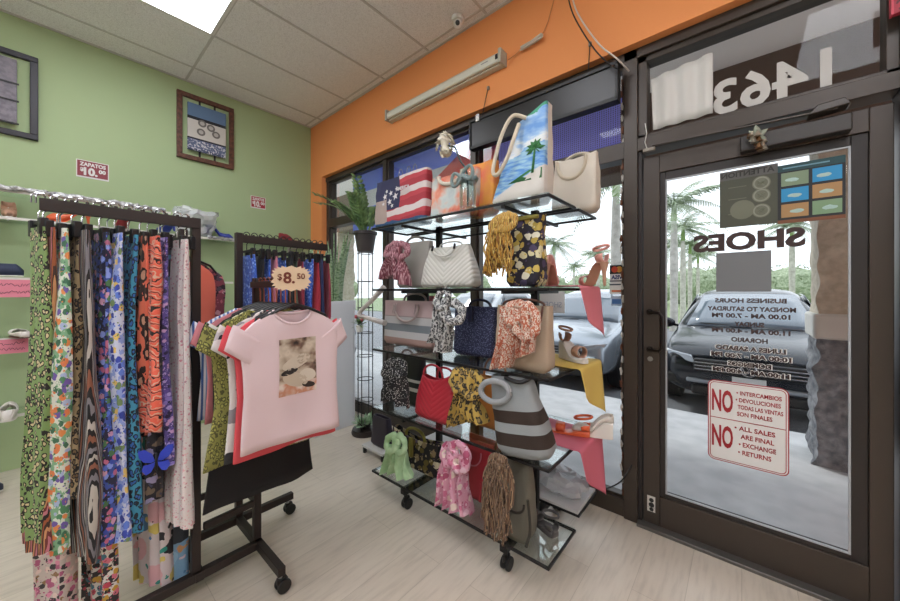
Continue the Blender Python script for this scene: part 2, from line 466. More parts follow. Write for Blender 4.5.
for s, z in (('NO', .098), ('NO', -.085)): text(s, .15, RED, t, loc=(-.093, -.003, z), bold=.03, width=.085)
for s, z, x in (('\u2022 INTERCAMBIOS', .155, .045), ('\u2022 DEVOLUCIONES', .12, .042), ('TODAS LAS VENTAS', .085, .05), ('SON FINALES', .05, .03)):
    text(s, .028, RED, t, loc=(x, -.003, z), bold=.02, width=min(.165, .0118 * len(s)))
for s, z, x in (('\u2022 ALL SALES', -.022, .03), ('ARE FINAL', -.062, .04), ('\u2022 EXCHANGE', -.102, .04), ('\u2022 RETURNS', -.142, .03)):
    text(s, .031, RED, t, loc=(x, -.003, z), bold=.02, width=.0136 * len(s))

PG = M('poster_olive', '#4a4c3f', .6); PGR = M('poster_print', '#6f7160', .6)
t = E('attention_poster', 'dark olive poster reading ATTENTION in reverse, taped to door glass', 'poster', loc=(.022, 2.2535, 1.823))
MB().box(-.109, .109, -.001, .001, -.143, .143).build('sheet', PG, t, smooth=False)
MB().box(-.109, .109, -.0016, -.001, .098, .143).build('heading_band', M('poster_band', '#5b5a58', .6), t, smooth=False)
text('ATTENTION', .036, M('poster_dark', '#2b2b28', .6), t, loc=(-.003, -.002, .12), mirror=True, bold=.03, width=.2)
for z in (.06, .0, -.075):
    b = MB(); b.add([], [])
    b.tube([(.05, -.002, z), (.05, -.0012, z)], .034, 24)
    b.build('pictogram', PGR, t)
    b = MB()
    n = 24
    po = [(.05 + .030 * math.cos(2 * PI * i / n), z + .030 * math.sin(2 * PI * i / n)) for i in range(n)]; pi = [(.05 + .024 * math.cos(2 * PI * i / n), z + .024 * math.sin(2 * PI * i / n)) for i in range(n)]
    b.add([(x, -.0028, zz) for x, zz in po] + [(x, -.0028, zz) for x, zz in pi], [(i, (i + 1) % n, (i + 1) % n + n, i + n) for i in range(n)])
    b.bar((.032, -.0026, z + .018), (.068, -.0026, z - .018), .005, .0006); b.bar((.038, -.0026, z - .01), (.062, -.0026, z + .012), .012, .0006)
    b.build('pictogram_ring', M('poster_grey', '#8e9082', .6), t)
    MB().box(-.075, -.005, -.0018, -.001, z - .004, z - .001).build('caption_line', PGR, t, smooth=False)
MB().tube([(-.02, -.0016, -.06), (-.02, -.001, -.06)], .048, 20).build('picture', PGR, t)

t = E('picture_card_poster', 'poster of six coloured picture cards taped beside the olive poster', 'poster', loc=(.237, 2.2525, 1.812))
MB().box(-.107, .107, -.0012, .0012, -.138, .138).build('sheet', M('poster_black', '#23262a', .6), t, smooth=False)
MB().box(-.107, .107, -.0018, -.0012, .106, .138).build('heading_band', M('poster_teal', '#23474c', .6), t, smooth=False)
MB().box(-.107, .107, -.0018, -.0012, -.138, -.122).build('footer_band', M('poster_rust', '#7b4d33', .6), t, smooth=False)
MB().box(-.09, .06, -.0022, -.0018, .118, .124).build('caption_line', M('poster_lightblue', '#6b93a5', .6), t, smooth=False)
cc = [['#7d9075', '#2f8fc4'], ['#2f8fc4', '#a98458'], ['#a98458', '#7d9a78']]
for r_ in range(3):
    for c_ in range(2):
        x = -.05 + .102 * c_; z = .068 - .074 * r_
        MB().box(x - .045, x + .045, -.0022, -.0012, z - .031, z + .031).build('picture_card', M('card_' + cc[r_][c_][1:], cc[r_][c_], .6), t, smooth=False)
        MB().ball((x + .008 * (r_ - 1), -.0024, z - .004), (.024, .0006, .009), 12, 6, .004, 60, r_ * 2 + c_).build('card_motif', M('card_motif', '#a9c4bd', .6), t)
t = MB().box(-.105, .105, -.001, .001, -.10, .10).build('grey_sheet', M('grey_sheet', '#77797c', .7), loc=(.003, 2.2545, 1.452), smooth=False)
tag(t, 'plain grey sheet on the door glass just below the SHOES lettering', 'sheet')

# stickers on window 3 by the door post
t = E('payment_sticker', 'strip of small card payment stickers on glass beside the door post', 'sticker', loc=P(617, 282, Y=2.274))
SX = .042
MB().box(-SX, SX, -.001, .001, -.075, .105).build('sheet', SIGNW, t, smooth=False)
MB().box(-SX, SX, -.0016, -.001, .05, .105).build('dark_panel', BLKPL, t, smooth=False)
MB().tube([(-.013, -.003, .078), (-.013, -.0016, .078)], .019, 18).build('logo_disc', M('logo_red', '#c4452d', .5), t)
MB().tube([(.013, -.0026, .078), (.013, -.0016, .078)], .019, 18).build('logo_disc', M('logo_amber', '#d59a3e', .5), t)
text('VISA', .034, M('logo_blue', '#2f3d78', .5), t, loc=(0, -.002, .028), mirror=True, bold=.04, width=.066)
MB().box(-SX, SX, -.0016, -.001, .003, .010).build('stripe', M('logo_navy', '#3a4454', .5), t, smooth=False)
MB().box(-SX, SX, -.0016, -.001, -.02, -.012).build('stripe', M('logo_navy', '#3a4454', .5), t, smooth=False)
MB().box(-.03, .042, -.0016, -.001, -.062, -.05).build('stripe', M('logo_orange', '#d77a4e', .5), t, smooth=False)
t = E('card_sticker', 'small blue and white sticker below the payment stickers', 'sticker', loc=P(616.5, 301, Y=2.274))
MB().box(-.03, .03, -.001, .001, -.03, .03).build('sheet', M('pale_blue_paper', '#b8c6dc', .6), t, smooth=False)
MB().box(-.026, .026, -.0016, -.001, -.018, .012).build('logo_block', M('logo_blue2', '#4a76b4', .5), t, smooth=False)

t = E('paper_notice', 'white paper notice with faint blue letters on window behind the beige tote', 'paper', loc=P(552, 302, Y=2.27))
MB().box(-.09, .09, -.001, .001, -.075, .075).build('sheet', M('paper_white', '#dad8d8', .8), t, smooth=False)
text('SHOES', .055, M('faint_blue', '#9aa0b4', .8), t, loc=(0, -.002, -.02), mirror=True, bold=.0, width=.14)

# ============================================================ lamps
TUBE = M('lamp_diffuser', '#ffffff', .5, emit=('#f6f8ff', 9))
def troffer(x, y, label):
    t = E('ceiling_light', label, 'ceiling light', loc=(x, y, CEIL), group='recessed ceiling lights')
    b = MB(); w2, l2 = .292, .595
    for s in (-1, 1):
        b.box(s * w2 - .013, s * w2 + .013, -l2, l2, -.012, .0); b.box(-w2, w2, s * l2 - .013, s * l2 + .013, -.012, 0)
    b.build('frame', WHITEPL, t, bevel=.002)
    MB().box(-w2 + .012, w2 - .012, -l2 + .012, l2 - .012, -.009, -.003).build('diffuser', TUBE, t, smooth=False)
troffer(-2.995, .251, 'bright recessed ceiling light panel above the green wall rack')
for x, y in ((-1.165, .251), (-1.165, -2.19), (-2.995, -2.19), (.665, .251), (.665, -2.19)):  # added panels out of view, to raise the room's brightness
    troffer(x, y, 'added ceiling fill light panel out of view')

for i, (x, y, l) in enumerate(((.4, -1.35, 'added fill tube lamp nearest behind the viewpoint'), (-2.6, -2.9, 'added fill tube lamp at the rear left of the shop'), (1.75, .6, 'added fill tube lamp right of the viewpoint'))):  # added fill lamps, out of view, to brighten the ceiling and room
    t = E('fill_lamp', l, 'lamp', loc=(x, y, 2.75), rz=R(90) if i == 2 else 0, group='added fill lamps out of view')
    MB().box(-.6, .6, -.03, .03, -.02, .02).build('housing', WHITEPL, t, bevel=.004)
    for s in (-1, 1):
        MB().tube([(-.58, s * .055, 0), (.58, s * .055, 0)], .019, 14).build('tube', M('fill_tube', '#ffffff', .5, emit=('#f6f8ff', 24)), t)
        MB().tube([(s * .5, 0, .02), (s * .5, 0, CEIL - 2.75)], .003, 6).build('wire', STEEL, t)
        MB().box(s * .595 - .012, s * .595 + .012, -.08, .08, -.022, .022).build('socket', WHITEPL, t, bevel=.003)
x0 = -2.59; x1 = -1.315
t = E('strip_light', 'white unlit fluorescent strip fixture mounted on the orange wall', 'light fixture', loc=((x0 + x1) / 2, YO, 3.045))
L = (x1 - x0) / 2
MB().box(-L, L, -.055, 0, -.05, .048).build('housing', M('fixture_cream', '#c9c5b4', .5), t, bevel=.006)
MB().prism([(-L + .01, -.04), (L - .01, -.04), (L - .01, .018), (-L + .01, .018)], -.085, -.055).build('diffuser', M('fixture_lens', '#dcdacb', .3), t, bevel=.012)
for s in (-1, 1): MB().box(s * L - .012, s * L + .012, -.088, -.0, -.052, .05).build('end_cap', M('fixture_end', '#b9b5a6', .5), t, bevel=.004)
MB().box(L - .16, L - .10, -.0865, -.085, -.006, .0).build('maker_plate', STEEL, t, smooth=False)
MB().box(L - .035, L - .013, -.0875, -.085, -.02, .015).build('switch', BLKPL, t, smooth=False)

# coiled cord and hanging cables
t = MB()
a = P(521, 49, Y=2.14); b_ = P(543, 37, Y=2.14)
pts = []
for i in range(60):
    f = i / 59; c = a.lerp(b_, .5 + .5 * math.cos(f * PI * 6)); pts.append(c + Vector((.004 * math.sin(f * 23), .012 * math.sin(f * 17) - .008, .014 * math.cos(f * 13))))
t.tube(pts, .006, 6)
o = t.build('coiled_cord', M('cord_cream', '#cfc4b4', .6)); tag(o, 'bundled cream cord against orange wall right of the strip fixture', 'cord')
pts = [P(508, 60, Y=2.12), P(515, 55, Y=2.145), P(523, 48, Y=2.15)]
pts2 = [P(541, 38, Y=2.15), P(548, 22, Y=2.152), P(556, -8, Y=2.154), P(558, -30, Y=2.154)]
b = MB().tube(pts, .003, 6).tube(pts2, .003, 6); o = b.build('supply_cord', M('cord_orangey', '#c9834f', .6)); tag(o, 'thin cord running up the orange wall to the bundled cord', 'cord')
def bez(pts, n=24):
    out = []
    for i in range(len(pts) - 1):
        p0 = pts[max(i - 1, 0)]; p1 = pts[i]; p2 = pts[i + 1]; p3 = pts[min(i + 2, len(pts) - 1)]
        for j in range(n):
            t = j / n; out.append(.5 * ((2 * p1) + (p2 - p0) * t + (2 * p0 - 5 * p1 + 4 * p2 - p3) * t * t + (3 * p1 - p0 - 3 * p2 + p3) * t ** 3))
    return out + [pts[-1]]
c1 = bez([P(570, -14, Y=2.14), P(577, 12, Y=2.12), P(598, 43, Y=2.09), P(616, 58, Y=2.08), P(629, 71, Y=2.19)], 8)
o = MB().tube(c1, .0045, 7).build('white_cable', M('cable_white', '#d8d0c6', .5)); tag(o, 'white cable looping down from above to the window post', 'cable')
c2 = bez([P(566, -14, Y=2.07), P(573, 14, Y=2.05), P(592, 46, Y=2.03), P(609, 64, Y=2.04), P(618, 69, Y=2.085)], 8)
o = MB().tube(c2, .004, 7).build('black_cable', BLKPL); tag(o, 'black cable looping beside the white cable to the hanging sign box', 'cable')

# security camera
p = P(458, 18, Z=CEIL)
t = E('security_camera', 'small white dome security camera on the ceiling by orange wall', 'camera', loc=p)
MB().lathe([(.001, 0), (.05, 0), (.05, -.02), (.044, -.028), (.001, -.03)], n=24).build('base', WHITEPL, t)
MB().ball((0, 0, -.045), (.036, .036, .036), 20, 12).build('head', WHITEPL, t)
v = Vector((.5, -.75, -.45)).normalized(); c0 = Vector((0, 0, -.045))
MB().tube([c0 + v * .02, c0 + v * .04], .017, 16).build('lens', BLKPL, t)

# hanging back-lit sign box seen from behind
x0, x1, z0, z1 = -1.596, -.543, 2.458, 2.665
t = E('sign_box', 'long black sign box hanging from two wires before the upper windows', 'sign', loc=((x0 + x1) / 2, 2.125, (z0 + z1) / 2))
L = (x1 - x0) / 2; hh = (z1 - z0) / 2
MB().box(-L, L, -.02, .03, -hh, hh).build('housing', M('sign_black', '#1d1c1d', .35), t, bevel=.004)
b = MB()
b.box(-L - .006, L + .006, -.03, .032, -hh - .01, -hh + .012).box(-L - .006, L + .006, -.03, .032, hh - .012, hh + .01)
b.box(-L - .006, -L + .008, -.03, .032, -hh, hh).box(L - .008, L + .006, -.03, .032, -hh, hh)
b.build('rim', BLKPL, t, bevel=.002)
for x, px, py in ((-L + .09, 488, 88), (L - .17, 590, 44)):
    q = P(px, py, Y=2.15) - t.location
    MB().tube([(x, 0, hh), (q.x, q.y, q.z)], .003, 6).build('hanging_wire', BLKPL, t)
    MB().box(q.x - .008, q.x + .008, q.y - .004, .035, q.z - .012, q.z + .012).build('hook', STEEL, t)
MB().box(-L + .06, -L + .09, -.034, -.028, hh - .02, hh + .03).build('tag', SIGNW, t, smooth=False)

# banner outside the upper panes, and led lattice
YBN = 2.366
BBL = banner_mat('banner_blue', '#8094ff'); BWH = banner_mat('banner_white', '#f0f0f6'); BRD = banner_mat('banner_red', '#f8807c')
t = E('striped_banner', 'blue and white striped banner with red triangle hung outside upper windows', 'banner', loc=(0, YBN, 0))
def pp(px, py): q = P(px, py, Y=YBN); return (q.x, q.z)
xl = P(353, 180, Y=YBN).x; xr = -1.52
nb = MB()
def band(z0, z1, xa, xb):
    return MB().add([(xa, 0, z0), (xb, 0, z0), (xb, 0, z1), (xa, 0, z1)], [(0, 1, 2, 3)])
band(2.52, 2.80, xl, xr).build('blue_stripe', BBL, t, smooth=False)
band(2.33, 2.52, xl, xr).build('white_stripe', BWH, t, smooth=False)
band(2.06, 2.33, xl, xr).build('blue_stripe', BBL, t, smooth=False)
MB().add([(xr, -.006, 2.80), (xr, -.006, 2.06), (-2.25, -.006, 2.40)], [(0, 1, 2)]).build('red_triangle', BRD, t, smooth=False)
def lat(k):
    v = k.co(); d = k.vor(v, 60)
    return k.ramp(d, [(.0, '#5a5cc8'), (.35, '#8f92e0')], 'LINEAR')
t = E('perforated_banner', 'violet perforated mesh panel outside the window behind the sign box', 'banner', loc=(-1.0, YBN, 2.46))
b = MB()
for i in range(72): 
    x = -.5 + i / 71 * 1.0; b.add([(x - .0045, .0, -.16), (x + .0045, .0, -.16), (x + .0045, .0, .16), (x - .0045, .0, .16)], [(0, 1, 2, 3)])
for i in range(24):
    z = -.16 + i / 23 * .32; b.add([(-.5, .0015, z - .0035), (.5, .0015, z - .0035), (.5, .0015, z + .0035), (-.5, .0015, z + .0035)], [(0, 1, 2, 3)])
b.build('mesh', banner_mat('violet_mesh', '#b7b2ff'), t, smooth=False)
b = MB().box(-.51, .51, -.004, .006, -.175, -.155).box(-.51, .51, -.004, .006, .155, .175); b.build('hem', banner_mat('violet_hem', '#a3a2ee'), t, smooth=False)

for x_ in (-2.75, -2.0, -1.25):  # added lights, hidden from view, to brighten the banners from outside
    t = E('banner_fill_light', 'added round fill light in the arcade ceiling, hidden behind banner and sign box', 'ceiling light', loc=(x_, 3.2, 3.36), group='added banner fill lights')
    MB().lathe([(.10, 0), (.14, 0), (.14, -.012), (.10, -.012)], n=24).build('ring', WHITEPL, t)
    MB().lathe([(.001, -.003), (.10, -.003), (.10, -.007), (.001, -.007)], n=24).build('diffuser', M('banner_fill_lamp', '#ffffff', .5, emit=('#f6f8ff', 420)), t)
# white sheet hung in the transom
t = MB()
wx0 = P(651, 90, Y=2.262).x; wx1 = P(713, 85, Y=2.262).x
t.grid(lambda u, v: Vector((wx0 + (wx1 - wx0) * u + .012 * (1 - v) * (1 - u), 2.258 + .008 * math.sin(u * 19), 2.285 + .005 * u + (.30 + .02 * u) * v)), 40, 6)
o = t.build('white_curtain', M('sheer_white', '#d6d4d0', .8), solid=.002); tag(o, 'white folded curtain sheet hung in the transom beside the number', 'curtain')

# string light running down the door post
t = E('string_light', 'light string with white and brown taped bulbs down the window post', 'string light', loc=(-.55, 2.25, 0))
b = MB(); rr = random.Random(11)
b.tube([(rr.uniform(-.008, .008), rr.uniform(-.004, .004), .12 + i * .06) for i in range(43)], .004, 6)
b.build('wire', M('string_wire', '#6b5243', .6), t)
for i in range(34):
    z = .14 + i * .073
    MB().ball((rr.uniform(-.008, .006), -.004, z), (.008, .008, .022), 8, 6, .006, 80, i).build('bulb', M('bulb_white', '#e6e0d8', .5) if i % 3 else M('tape_brown', '#7a4a34', .7), t)
pts = bez([P(632, 465, Y=2.2), P(620, 482, Y=2.17), P(600, 490, Y=2.2), P(585, 487, Y=2.2)], 8)
o = MB().tube(pts, .004, 6).build('dark_cord', BLKPL); tag(o, 'dark cord sagging at the foot of the window beside the door post', 'cord')

# red tag at top right
p = P(897, 6, Y=2.17)
t = E('red_sign', 'red sign with dark pattern at the top corner right of the transom', 'sign', loc=(p.x + .035, 2.17, p.z + .04))
MB().box(-.05, .12, -.012, .012, -.075, .08).build('plate', M('red_patterned', rough=.5, fn=dots('#a5253a', '#5a1a26', 60, .3)), t, bevel=.004)
MB().box(-.052, -.046, -.014, .014, -.075, .08).build('edge', M('edge_red', '#d0455a', .5), t, smooth=False)
# ============================================================ OUTSIDE
CONC = M('sidewalk_concrete', rough=.85, fn=mottle('#b3b6ba', '#c7c9cc', 6, .3, .7))
ASPH = M('asphalt', rough=.9, fn=mottle('#6d7075', '#83868a', 40))
GRASS = M('grass', rough=.95, fn=mottle('#6d7d55', '#8f9f78', 12))
struct(MB().box(-16, 9, 2.335, 4.73, -.25, -.02).build('sidewalk', CONC, smooth=False))
struct(MB().box(-45, 45, 4.73, 17, -.35, -.2).build('parking_lot', ASPH, smooth=False))
struct(MB().box(-70, 70, 17, 90, -.35, -.15).build('lawn', GRASS, smooth=False))
BEAMM = M('beam_brown', '#65574d', .8)
struct(MB().box(-16, 9, 2.3605, 4.72, 3.36, 3.46).build('arcade_ceiling', M('soffit_white', '#efece6', .8), smooth=False))
struct(MB().box(-16, 9, 3.925, 4.38, 2.62, 4.1).build('arcade_beam', BEAMM, bevel=.02))
b = MB()
for y in (2.9, 3.4): b.box(-16, 9, y - .012, y + .012, 3.345, 3.36)
struct(b.build('arcade_trim', M('soffit_groove', '#a09b93', .8), smooth=False))
struct(MB().box(-16, 9, 2.361, 2.40, 3.46, 4.1).build('outer_wall', BEAMM, smooth=False))

STONE = M('rock_stone', rough=.9, fn=mottle('#5f6269', '#8d8f93', 14), bump=(30, .5, .02))
SHAFT = M('shaft_stucco', rough=.9, fn=mottle('#b3aa9a', '#c9c0b0', 20), bump=(40, .4, .01))
CAPM = M('cap_stone', '#c9c7c2', .8)
def column(x, y, label):
    t = E('stone_column', label, 'column', loc=(x, y, -.02))
    s = MB(); N = 14
    def side(p0, p1, z0, z1, nz_):
        s.grid(lambda u, v: Vector(p0).lerp(Vector(p1), u) + Vector((0, 0, z0 + (z1 - z0) * v)), N, nz_)
    def shell(hw, z0, z1, nz_):
        c = [(-hw, -hw, 0), (hw, -hw, 0), (hw, hw, 0), (-hw, hw, 0)]
        for i in range(4): side(c[i], c[(i + 1) % 4], z0, z1, nz_)
    shell(.215, 0, 1.03, 30); s.jitter(.045, 9, x); s.v = [Vector((p.x, p.y, max(p.z, 0))) for p in s.v]
    s.build('rock_base', STONE, t, sharp=60)
    MB().box(-.235, .235, -.235, .235, 1.0, 1.2).build('cap_band', CAPM, t, bevel=.02)
    s = MB(); shell(.205, 1.18, 2.64, 40); s.jitter(.03, 6, x + 3)
    s.build('shaft', SHAFT, t, sharp=60)
column(.66, 4.13, 'square stone column with grey rock base outside the door, right side')
q = P(341, 280, Y=4.13)
column(q.x, 4.13, 'square stone column outside the leftmost window behind the plants')

# ------------------------------------------------ cars
def car(name, label, paint, loc, rz=0, emblem=True):
    t = E(name, label, 'car', loc=loc, rz=rz)
    # side stations y (front negative), zbottom, zbelt, ztop, half width, roof half width
    st = [(0.0, .34, .62, .68, .70, .60), (.10, .24, .72, .82, .86, .74), (.45, .22, .80, .93, .91, .80), (1.25, .20, .88, 1.03, .92, .80), (1.34, .20, .90, 1.08, .92, .80), (2.05, .20, .93, 1.56, .92, .62), (2.7, .20, .94, 1.62, .92, .62), (3.7, .20, .95, 1.58, .92, .60), (4.35, .24, .95, 1.12, .88, .72), (4.5, .34, .85, .92, .82, .66)]
    def ring(s):
        y, zb, zm, zt, hw, rw = s; r = []
        half = [(0, zb), (hw * .8, zb), (hw * .97, zb + .12), (hw, (zb + zm) / 2), (hw * .98, zm), (rw + (hw - rw) * .45, (zm + zt) / 2 + .02), (rw, zt - .03), (rw * .6, zt), (0, zt + .01)]
        for x, z in half: r.append(Vector((x, y, z)))
        for x, z in half[-2:0:-1]: r.append(Vector((-x, y, z)))
        return r
    MB().loft([ring(s) for s in st]).build('body', paint, t, sub=2)
    GL = M('car_glass', '#3a444f', .06, spec=.9, coat=.5)
    def quadgrid(c, n=8, off=0):
        a, b_, c_, d = [Vector(p) for p in c]
        return MB().grid(lambda u, v: a.lerp(b_, u).lerp(d.lerp(c_, u), v) + Vector((0, -.05 * math.sin(PI * u), .02 * math.sin(PI * u))), n, 4)
    quadgrid([(-.72, 1.24, 1.03), (.72, 1.24, 1.03), (.55, 1.97, 1.50), (-.55, 1.97, 1.50)]).build('windshield', M('car_windshield', '#66727f', .08, spec=.9, coat=.6), t, solid=.01)
    for s in (-1, 1):
        quadgrid([(s * .875, 1.6, .99), (s * .875, 3.6, 1.0), (s * .655, 3.45, 1.5), (s * .655, 2.15, 1.5)]).build('side_window', GL, t, solid=.01)
        m = MB().ball((s * 1.0, 1.42, 1.05), (.11, .06, .08), 12, 8); m.bar((s * .86, 1.45, 1.0), (s * .95, 1.43, 1.03), .05, .04); m.build('mirror', paint, t)
        h = MB().prism([(s * .50, .66), (s * .80, .70), (s * .84, .79), (s * .55, .75)], -.03, .18)
        h.v = [p + Vector((0, .16 * max(0, (abs(p.x) - .5)) / .3, 0)) for p in h.v]
        h.build('headlight', M('headlight_glass', '#b8bec6', .1, .4, coat=.6), t, bevel=.012)
        f = MB().prism([(s * .58, .36), (s * .80, .38), (s * .80, .50), (s * .62, .47)], -.0, .2); f.v = [p + Vector((0, .05, 0)) for p in f.v]
        f.build('bumper_vent', BLKPL, t, bevel=.01)
        for y in (.85, 3.6):
            w_ = E('wheel'); w_.parent = t; w_.location = (s * .82, y, .34)
            MB().tube([(-s * .1, 0, 0), (s * .1, 0, 0)], .34, 28).build('tyre', M('tyre_rubber', '#1e1e20', .9), w_, bevel=.03)
            rim = MB().tube([(s * .09, 0, 0), (s * .108, 0, 0)], .22, 24)
            rim.build('rim', M('rim_alloy', '#a6a8ac', .3, .8), w_, bevel=.008)
    MB().box(-.52, .52, -.035, .14, .56, .72).build('grille', M('grille_black', '#15161a', .35), t, bevel=.02)
    b = MB()
    for z in (.60, .64, .68): b.box(-.51, .51, -.045, -.03, z - .007, z + .007)
    b.build('grille_bars', CHROME, t, bevel=.003)
    MB().box(-.55, .55, .0, .16, .27, .40).build('lower_grille', BLKPL, t, bevel=.03)
    MB().box(-.60, .60, -.02, .14, .42, .47).build('bumper_bar', M('bumper_grey', '#9fa4aa', .35, .5), t, bevel=.015)
    if emblem:
        m = MB(); n = 28
        def ringz(r0, r1):
            po = [(r1 * math.cos(2 * PI * i / n), r1 * math.sin(2 * PI * i / n)) for i in range(n)]; pi = [(r0 * math.cos(2 * PI * i / n), r0 * math.sin(2 * PI * i / n)) for i in range(n)]
            m.add([(x, -.062, z + .645) for x, z in po] + [(x, -.062, z + .645) for x, z in pi], [(i, (i + 1) % n, (i + 1) % n + n, i + n) for i in range(n)])
        ringz(.062, .075)
        for p0, p1 in (((-.03, .06), (0, .008)), ((.03, .06), (0, .008)), ((-.055, .025), (-.028, -.05)), ((-.028, -.05), (0, .0)), ((.055, .025), (.028, -.05)), ((.028, -.05), (0, .0))):
            m.bar((p0[0], -.062, .645 + p0[1]), (p1[0], -.062, .645 + p1[1]), .011, .006)
        m.build('emblem', CHROME, t, solid=.006)
        MB().tube([(0, -.058, .645), (0, -.04, .645)], .075, 28).build('emblem_disc', M('emblem_dark', '#20242c', .3), t)
    MB().box(-.15, .15, -.03, -.01, .48, .55).build('licence_plate', SIGNW, t, bevel=.004)
    b = MB()
    for s in (-1, 1): b.bar((s * .05, 1.22, 1.06), (s * .05 - .5, 1.24, 1.075), .015, .012)
    b.build('wiper', BLKPL, t)
    return t
car('suv', 'dark blue SUV parked facing the glass door', M('paint_dark', '#161c26', .2, .3, coat=.35), (.06, 5.25, -.2))
car('suv', 'silver SUV parked facing the window left of the door post', M('paint_silver', '#9aa3ae', .25, .5, coat=.8), (-2.35, 5.15, -.2), emblem=False)
car('suv', 'dark grey SUV parked far left beyond the first SUV', M('paint_grey', '#7c8794', .25, .4, coat=.8), (-3.6, 9.8, -.2), emblem=False)
car('suv', 'pale SUV parked behind the shelf display outside the middle windows', M('paint_pale', '#c3c8cd', .25, .3, coat=.8), (-5.2, 5.2, -.2), emblem=False)

# ------------------------------------------------ palms, trees, hedge
TRUNK = M('palm_trunk', rough=.9, fn=mottle('#a8a49b', '#c9c5bd', 4), bump=(20, .3, .02))
SHAFTG = M('palm_crownshaft', '#86a35f', .6)
FROND = M('palm_frond', rough=.65, fn=mottle('#77876b', '#adb8a0', 3))
rr = random.Random(5)
def palm_proto():
    hgt = 7.0
    t = E('palm_tree')
    MB().lathe([(.24, 0), (.19, .5), (.185, 2.5), (.20, 4), (.15, 5.6), (.12, hgt - .9)], n=16).build('trunk', TRUNK, t)
    MB().lathe([(.125, hgt - .95), (.15, hgt - .8), (.10, hgt), (.03, hgt + .3)], n=14).build('crown_shaft', SHAFTG, t)
    b = MB()
    for i in range(17):
        a = i * 2.4 + rr.uniform(-.2, .2); el = rr.uniform(-.15, 1.15); L = rr.uniform(2.3, 2.9)
        ca, sa = math.cos(a), math.sin(a); pts = []
        for j in range(15):
            s = j / 14; x = L * s * math.cos(el * (1 - .3 * s)); z = hgt - .05 + L * (s * math.sin(el)) - 1.5 * s * s * (1.1 - .4 * math.sin(el))
            pts.append(Vector((ca * x, sa * x, z)))
        b.tube(pts, [.03 * (1 - .9 * j / 14) for j in range(15)], 4)
        for j in range(2, 15):
            for hf in (0, .5):
                p = pts[j - 1].lerp(pts[j], hf); d = (pts[j] - pts[j - 1]).normalized()
                for s in (-1, 1):
                    sd = Vector((-sa, ca, 0)) * s; ll = .62 * math.sin(PI * min(1, .12 + .85 * j / 14)) + .1
                    tip = p + (sd * .75 + d * .55 + Vector((0, 0, -.45 + rr.uniform(-.15, .25)))).normalized() * ll
                    w_ = d * .035
                    b.add([p - w_, p + w_, p.lerp(tip, .6) + w_ * .9, tip, p.lerp(tip, .6) - w_ * .6], [(0, 1, 2, 3, 4)])
    b.build('fronds', FROND, t, smooth=False)
    return t
pal = palm_proto()
spots = [(612, 8.4, 5.4), (655, 14, 6.6)]
palms = [  # px of trunk, Y, height scale, label
    (616, 9.9, .68, 'nearest palm with a pale trunk, in the window beside the door post'),
    (598, 25, .60, 'second palm left of the nearest palm trunk, through the window'),
    (554, 20, .64, 'palm behind the pink high heel on the display'),
    (538, 30, .64, 'distant palm left of the pink heel, half hidden by bags'),
    (574, 36, .6, 'small distant palm between the pink heel and nearest palm'),
    (674, 16, .72, 'tallest palm at the left edge of the door glass'),
    (683, 22, .71, 'palm beside the tallest one in the door glass'),
    (690, 28, .68, 'third palm from the left edge of door glass'),
    (698, 34, .64, 'small palm nearest the grey sheet in the door glass'),
    (665, 36, .8, 'palm half hidden by the left stile of the door'),
    (792, 34, .9, 'distant palm between grey sheet and the stone column'),
]
for i, (px, Y, sc, lab) in enumerate(palms):
    q = P(px, 300, Y=Y); o = pal if i == 0 else copy_tree(pal)
    o.location = (q.x, Y, -.2); o.rotation_euler.z = i * 1.3; o.scale = (sc, sc, sc)
    tag(o, lab, 'palm tree', 'palm trees across the parking lot')
LEAF = M('hedge_leaf', rough=.8, fn=mottle('#7c8b6c', '#aeb99e', 6))
def bush(name, label, loc, rx, ry, rz_, n, seed, group):
    r = random.Random(seed); b = MB()
    b.ball((0, 0, rz_ * .9), (rx * .85, ry * .85, rz_ * .85), 18, 10, .35, 1.2, seed)
    for i in range(n):
        a = r.uniform(0, 6.28); th = math.acos(r.uniform(-.6, 1)); k_ = r.uniform(.8, 1.08)
        p = Vector((rx * k_ * math.sin(th) * math.cos(a), ry * k_ * math.sin(th) * math.sin(a), rz_ * .9 + rz_ * k_ * math.cos(th)))
        u = Vector((r.uniform(-1, 1), r.uniform(-1, 1), r.uniform(-1, 1))).normalized(); w_ = u.cross(Vector((0.3, .2, 1))).normalized()
        s = r.uniform(.10, .2); b.add([p - u * s, p + w_ * s * .6, p + u * s, p - w_ * s * .6], [(0, 1, 2, 3)])
    t = E(name, label, 'tree' if name == 'tree' else 'bush', loc=loc, group=group)
    b.build('foliage', LEAF, t, smooth=False)
    MB().tube([(0, 0, 0), (0, 0, rz_ * .6)], .12, 8).build('trunk', TRUNK, t)
tr = [(345, 30, 3.2, 2.2, 'leafy tree beyond the leftmost window pane'), (405, 36, 4.5, 2.6, 'broad tree far behind the maroon scarf'), (470, 40, 5, 2.6, 'broad tree behind the white quilted bag'), (528, 42, 4.5, 2.4, 'rounded tree behind the tasselled bag'), (590, 44, 4.5, 2.2, 'rounded tree beyond the silver SUV'), (640, 44, 4.5, 2.4, 'rounded tree behind the door post'), (690, 44, 4, 2.3, 'rounded tree beyond the palms in the door glass'), (712, 50, 3, 2.6, 'rounded tree left of the grey sheet'), (790, 46, 3.5, 2.2, 'rounded tree between grey sheet and column'), (840, 44, 4, 2.2, 'rounded tree behind the stone column')]
for i, (px, Y, rx, rz_, lab) in enumerate(tr):
    q = P(px, 300, Y=Y); bush('tree', lab, (q.x, Y + (i % 2) * 6, -.2), rx * .8, 2.2, rz_, 420, i, 'trees beyond the parking lot')
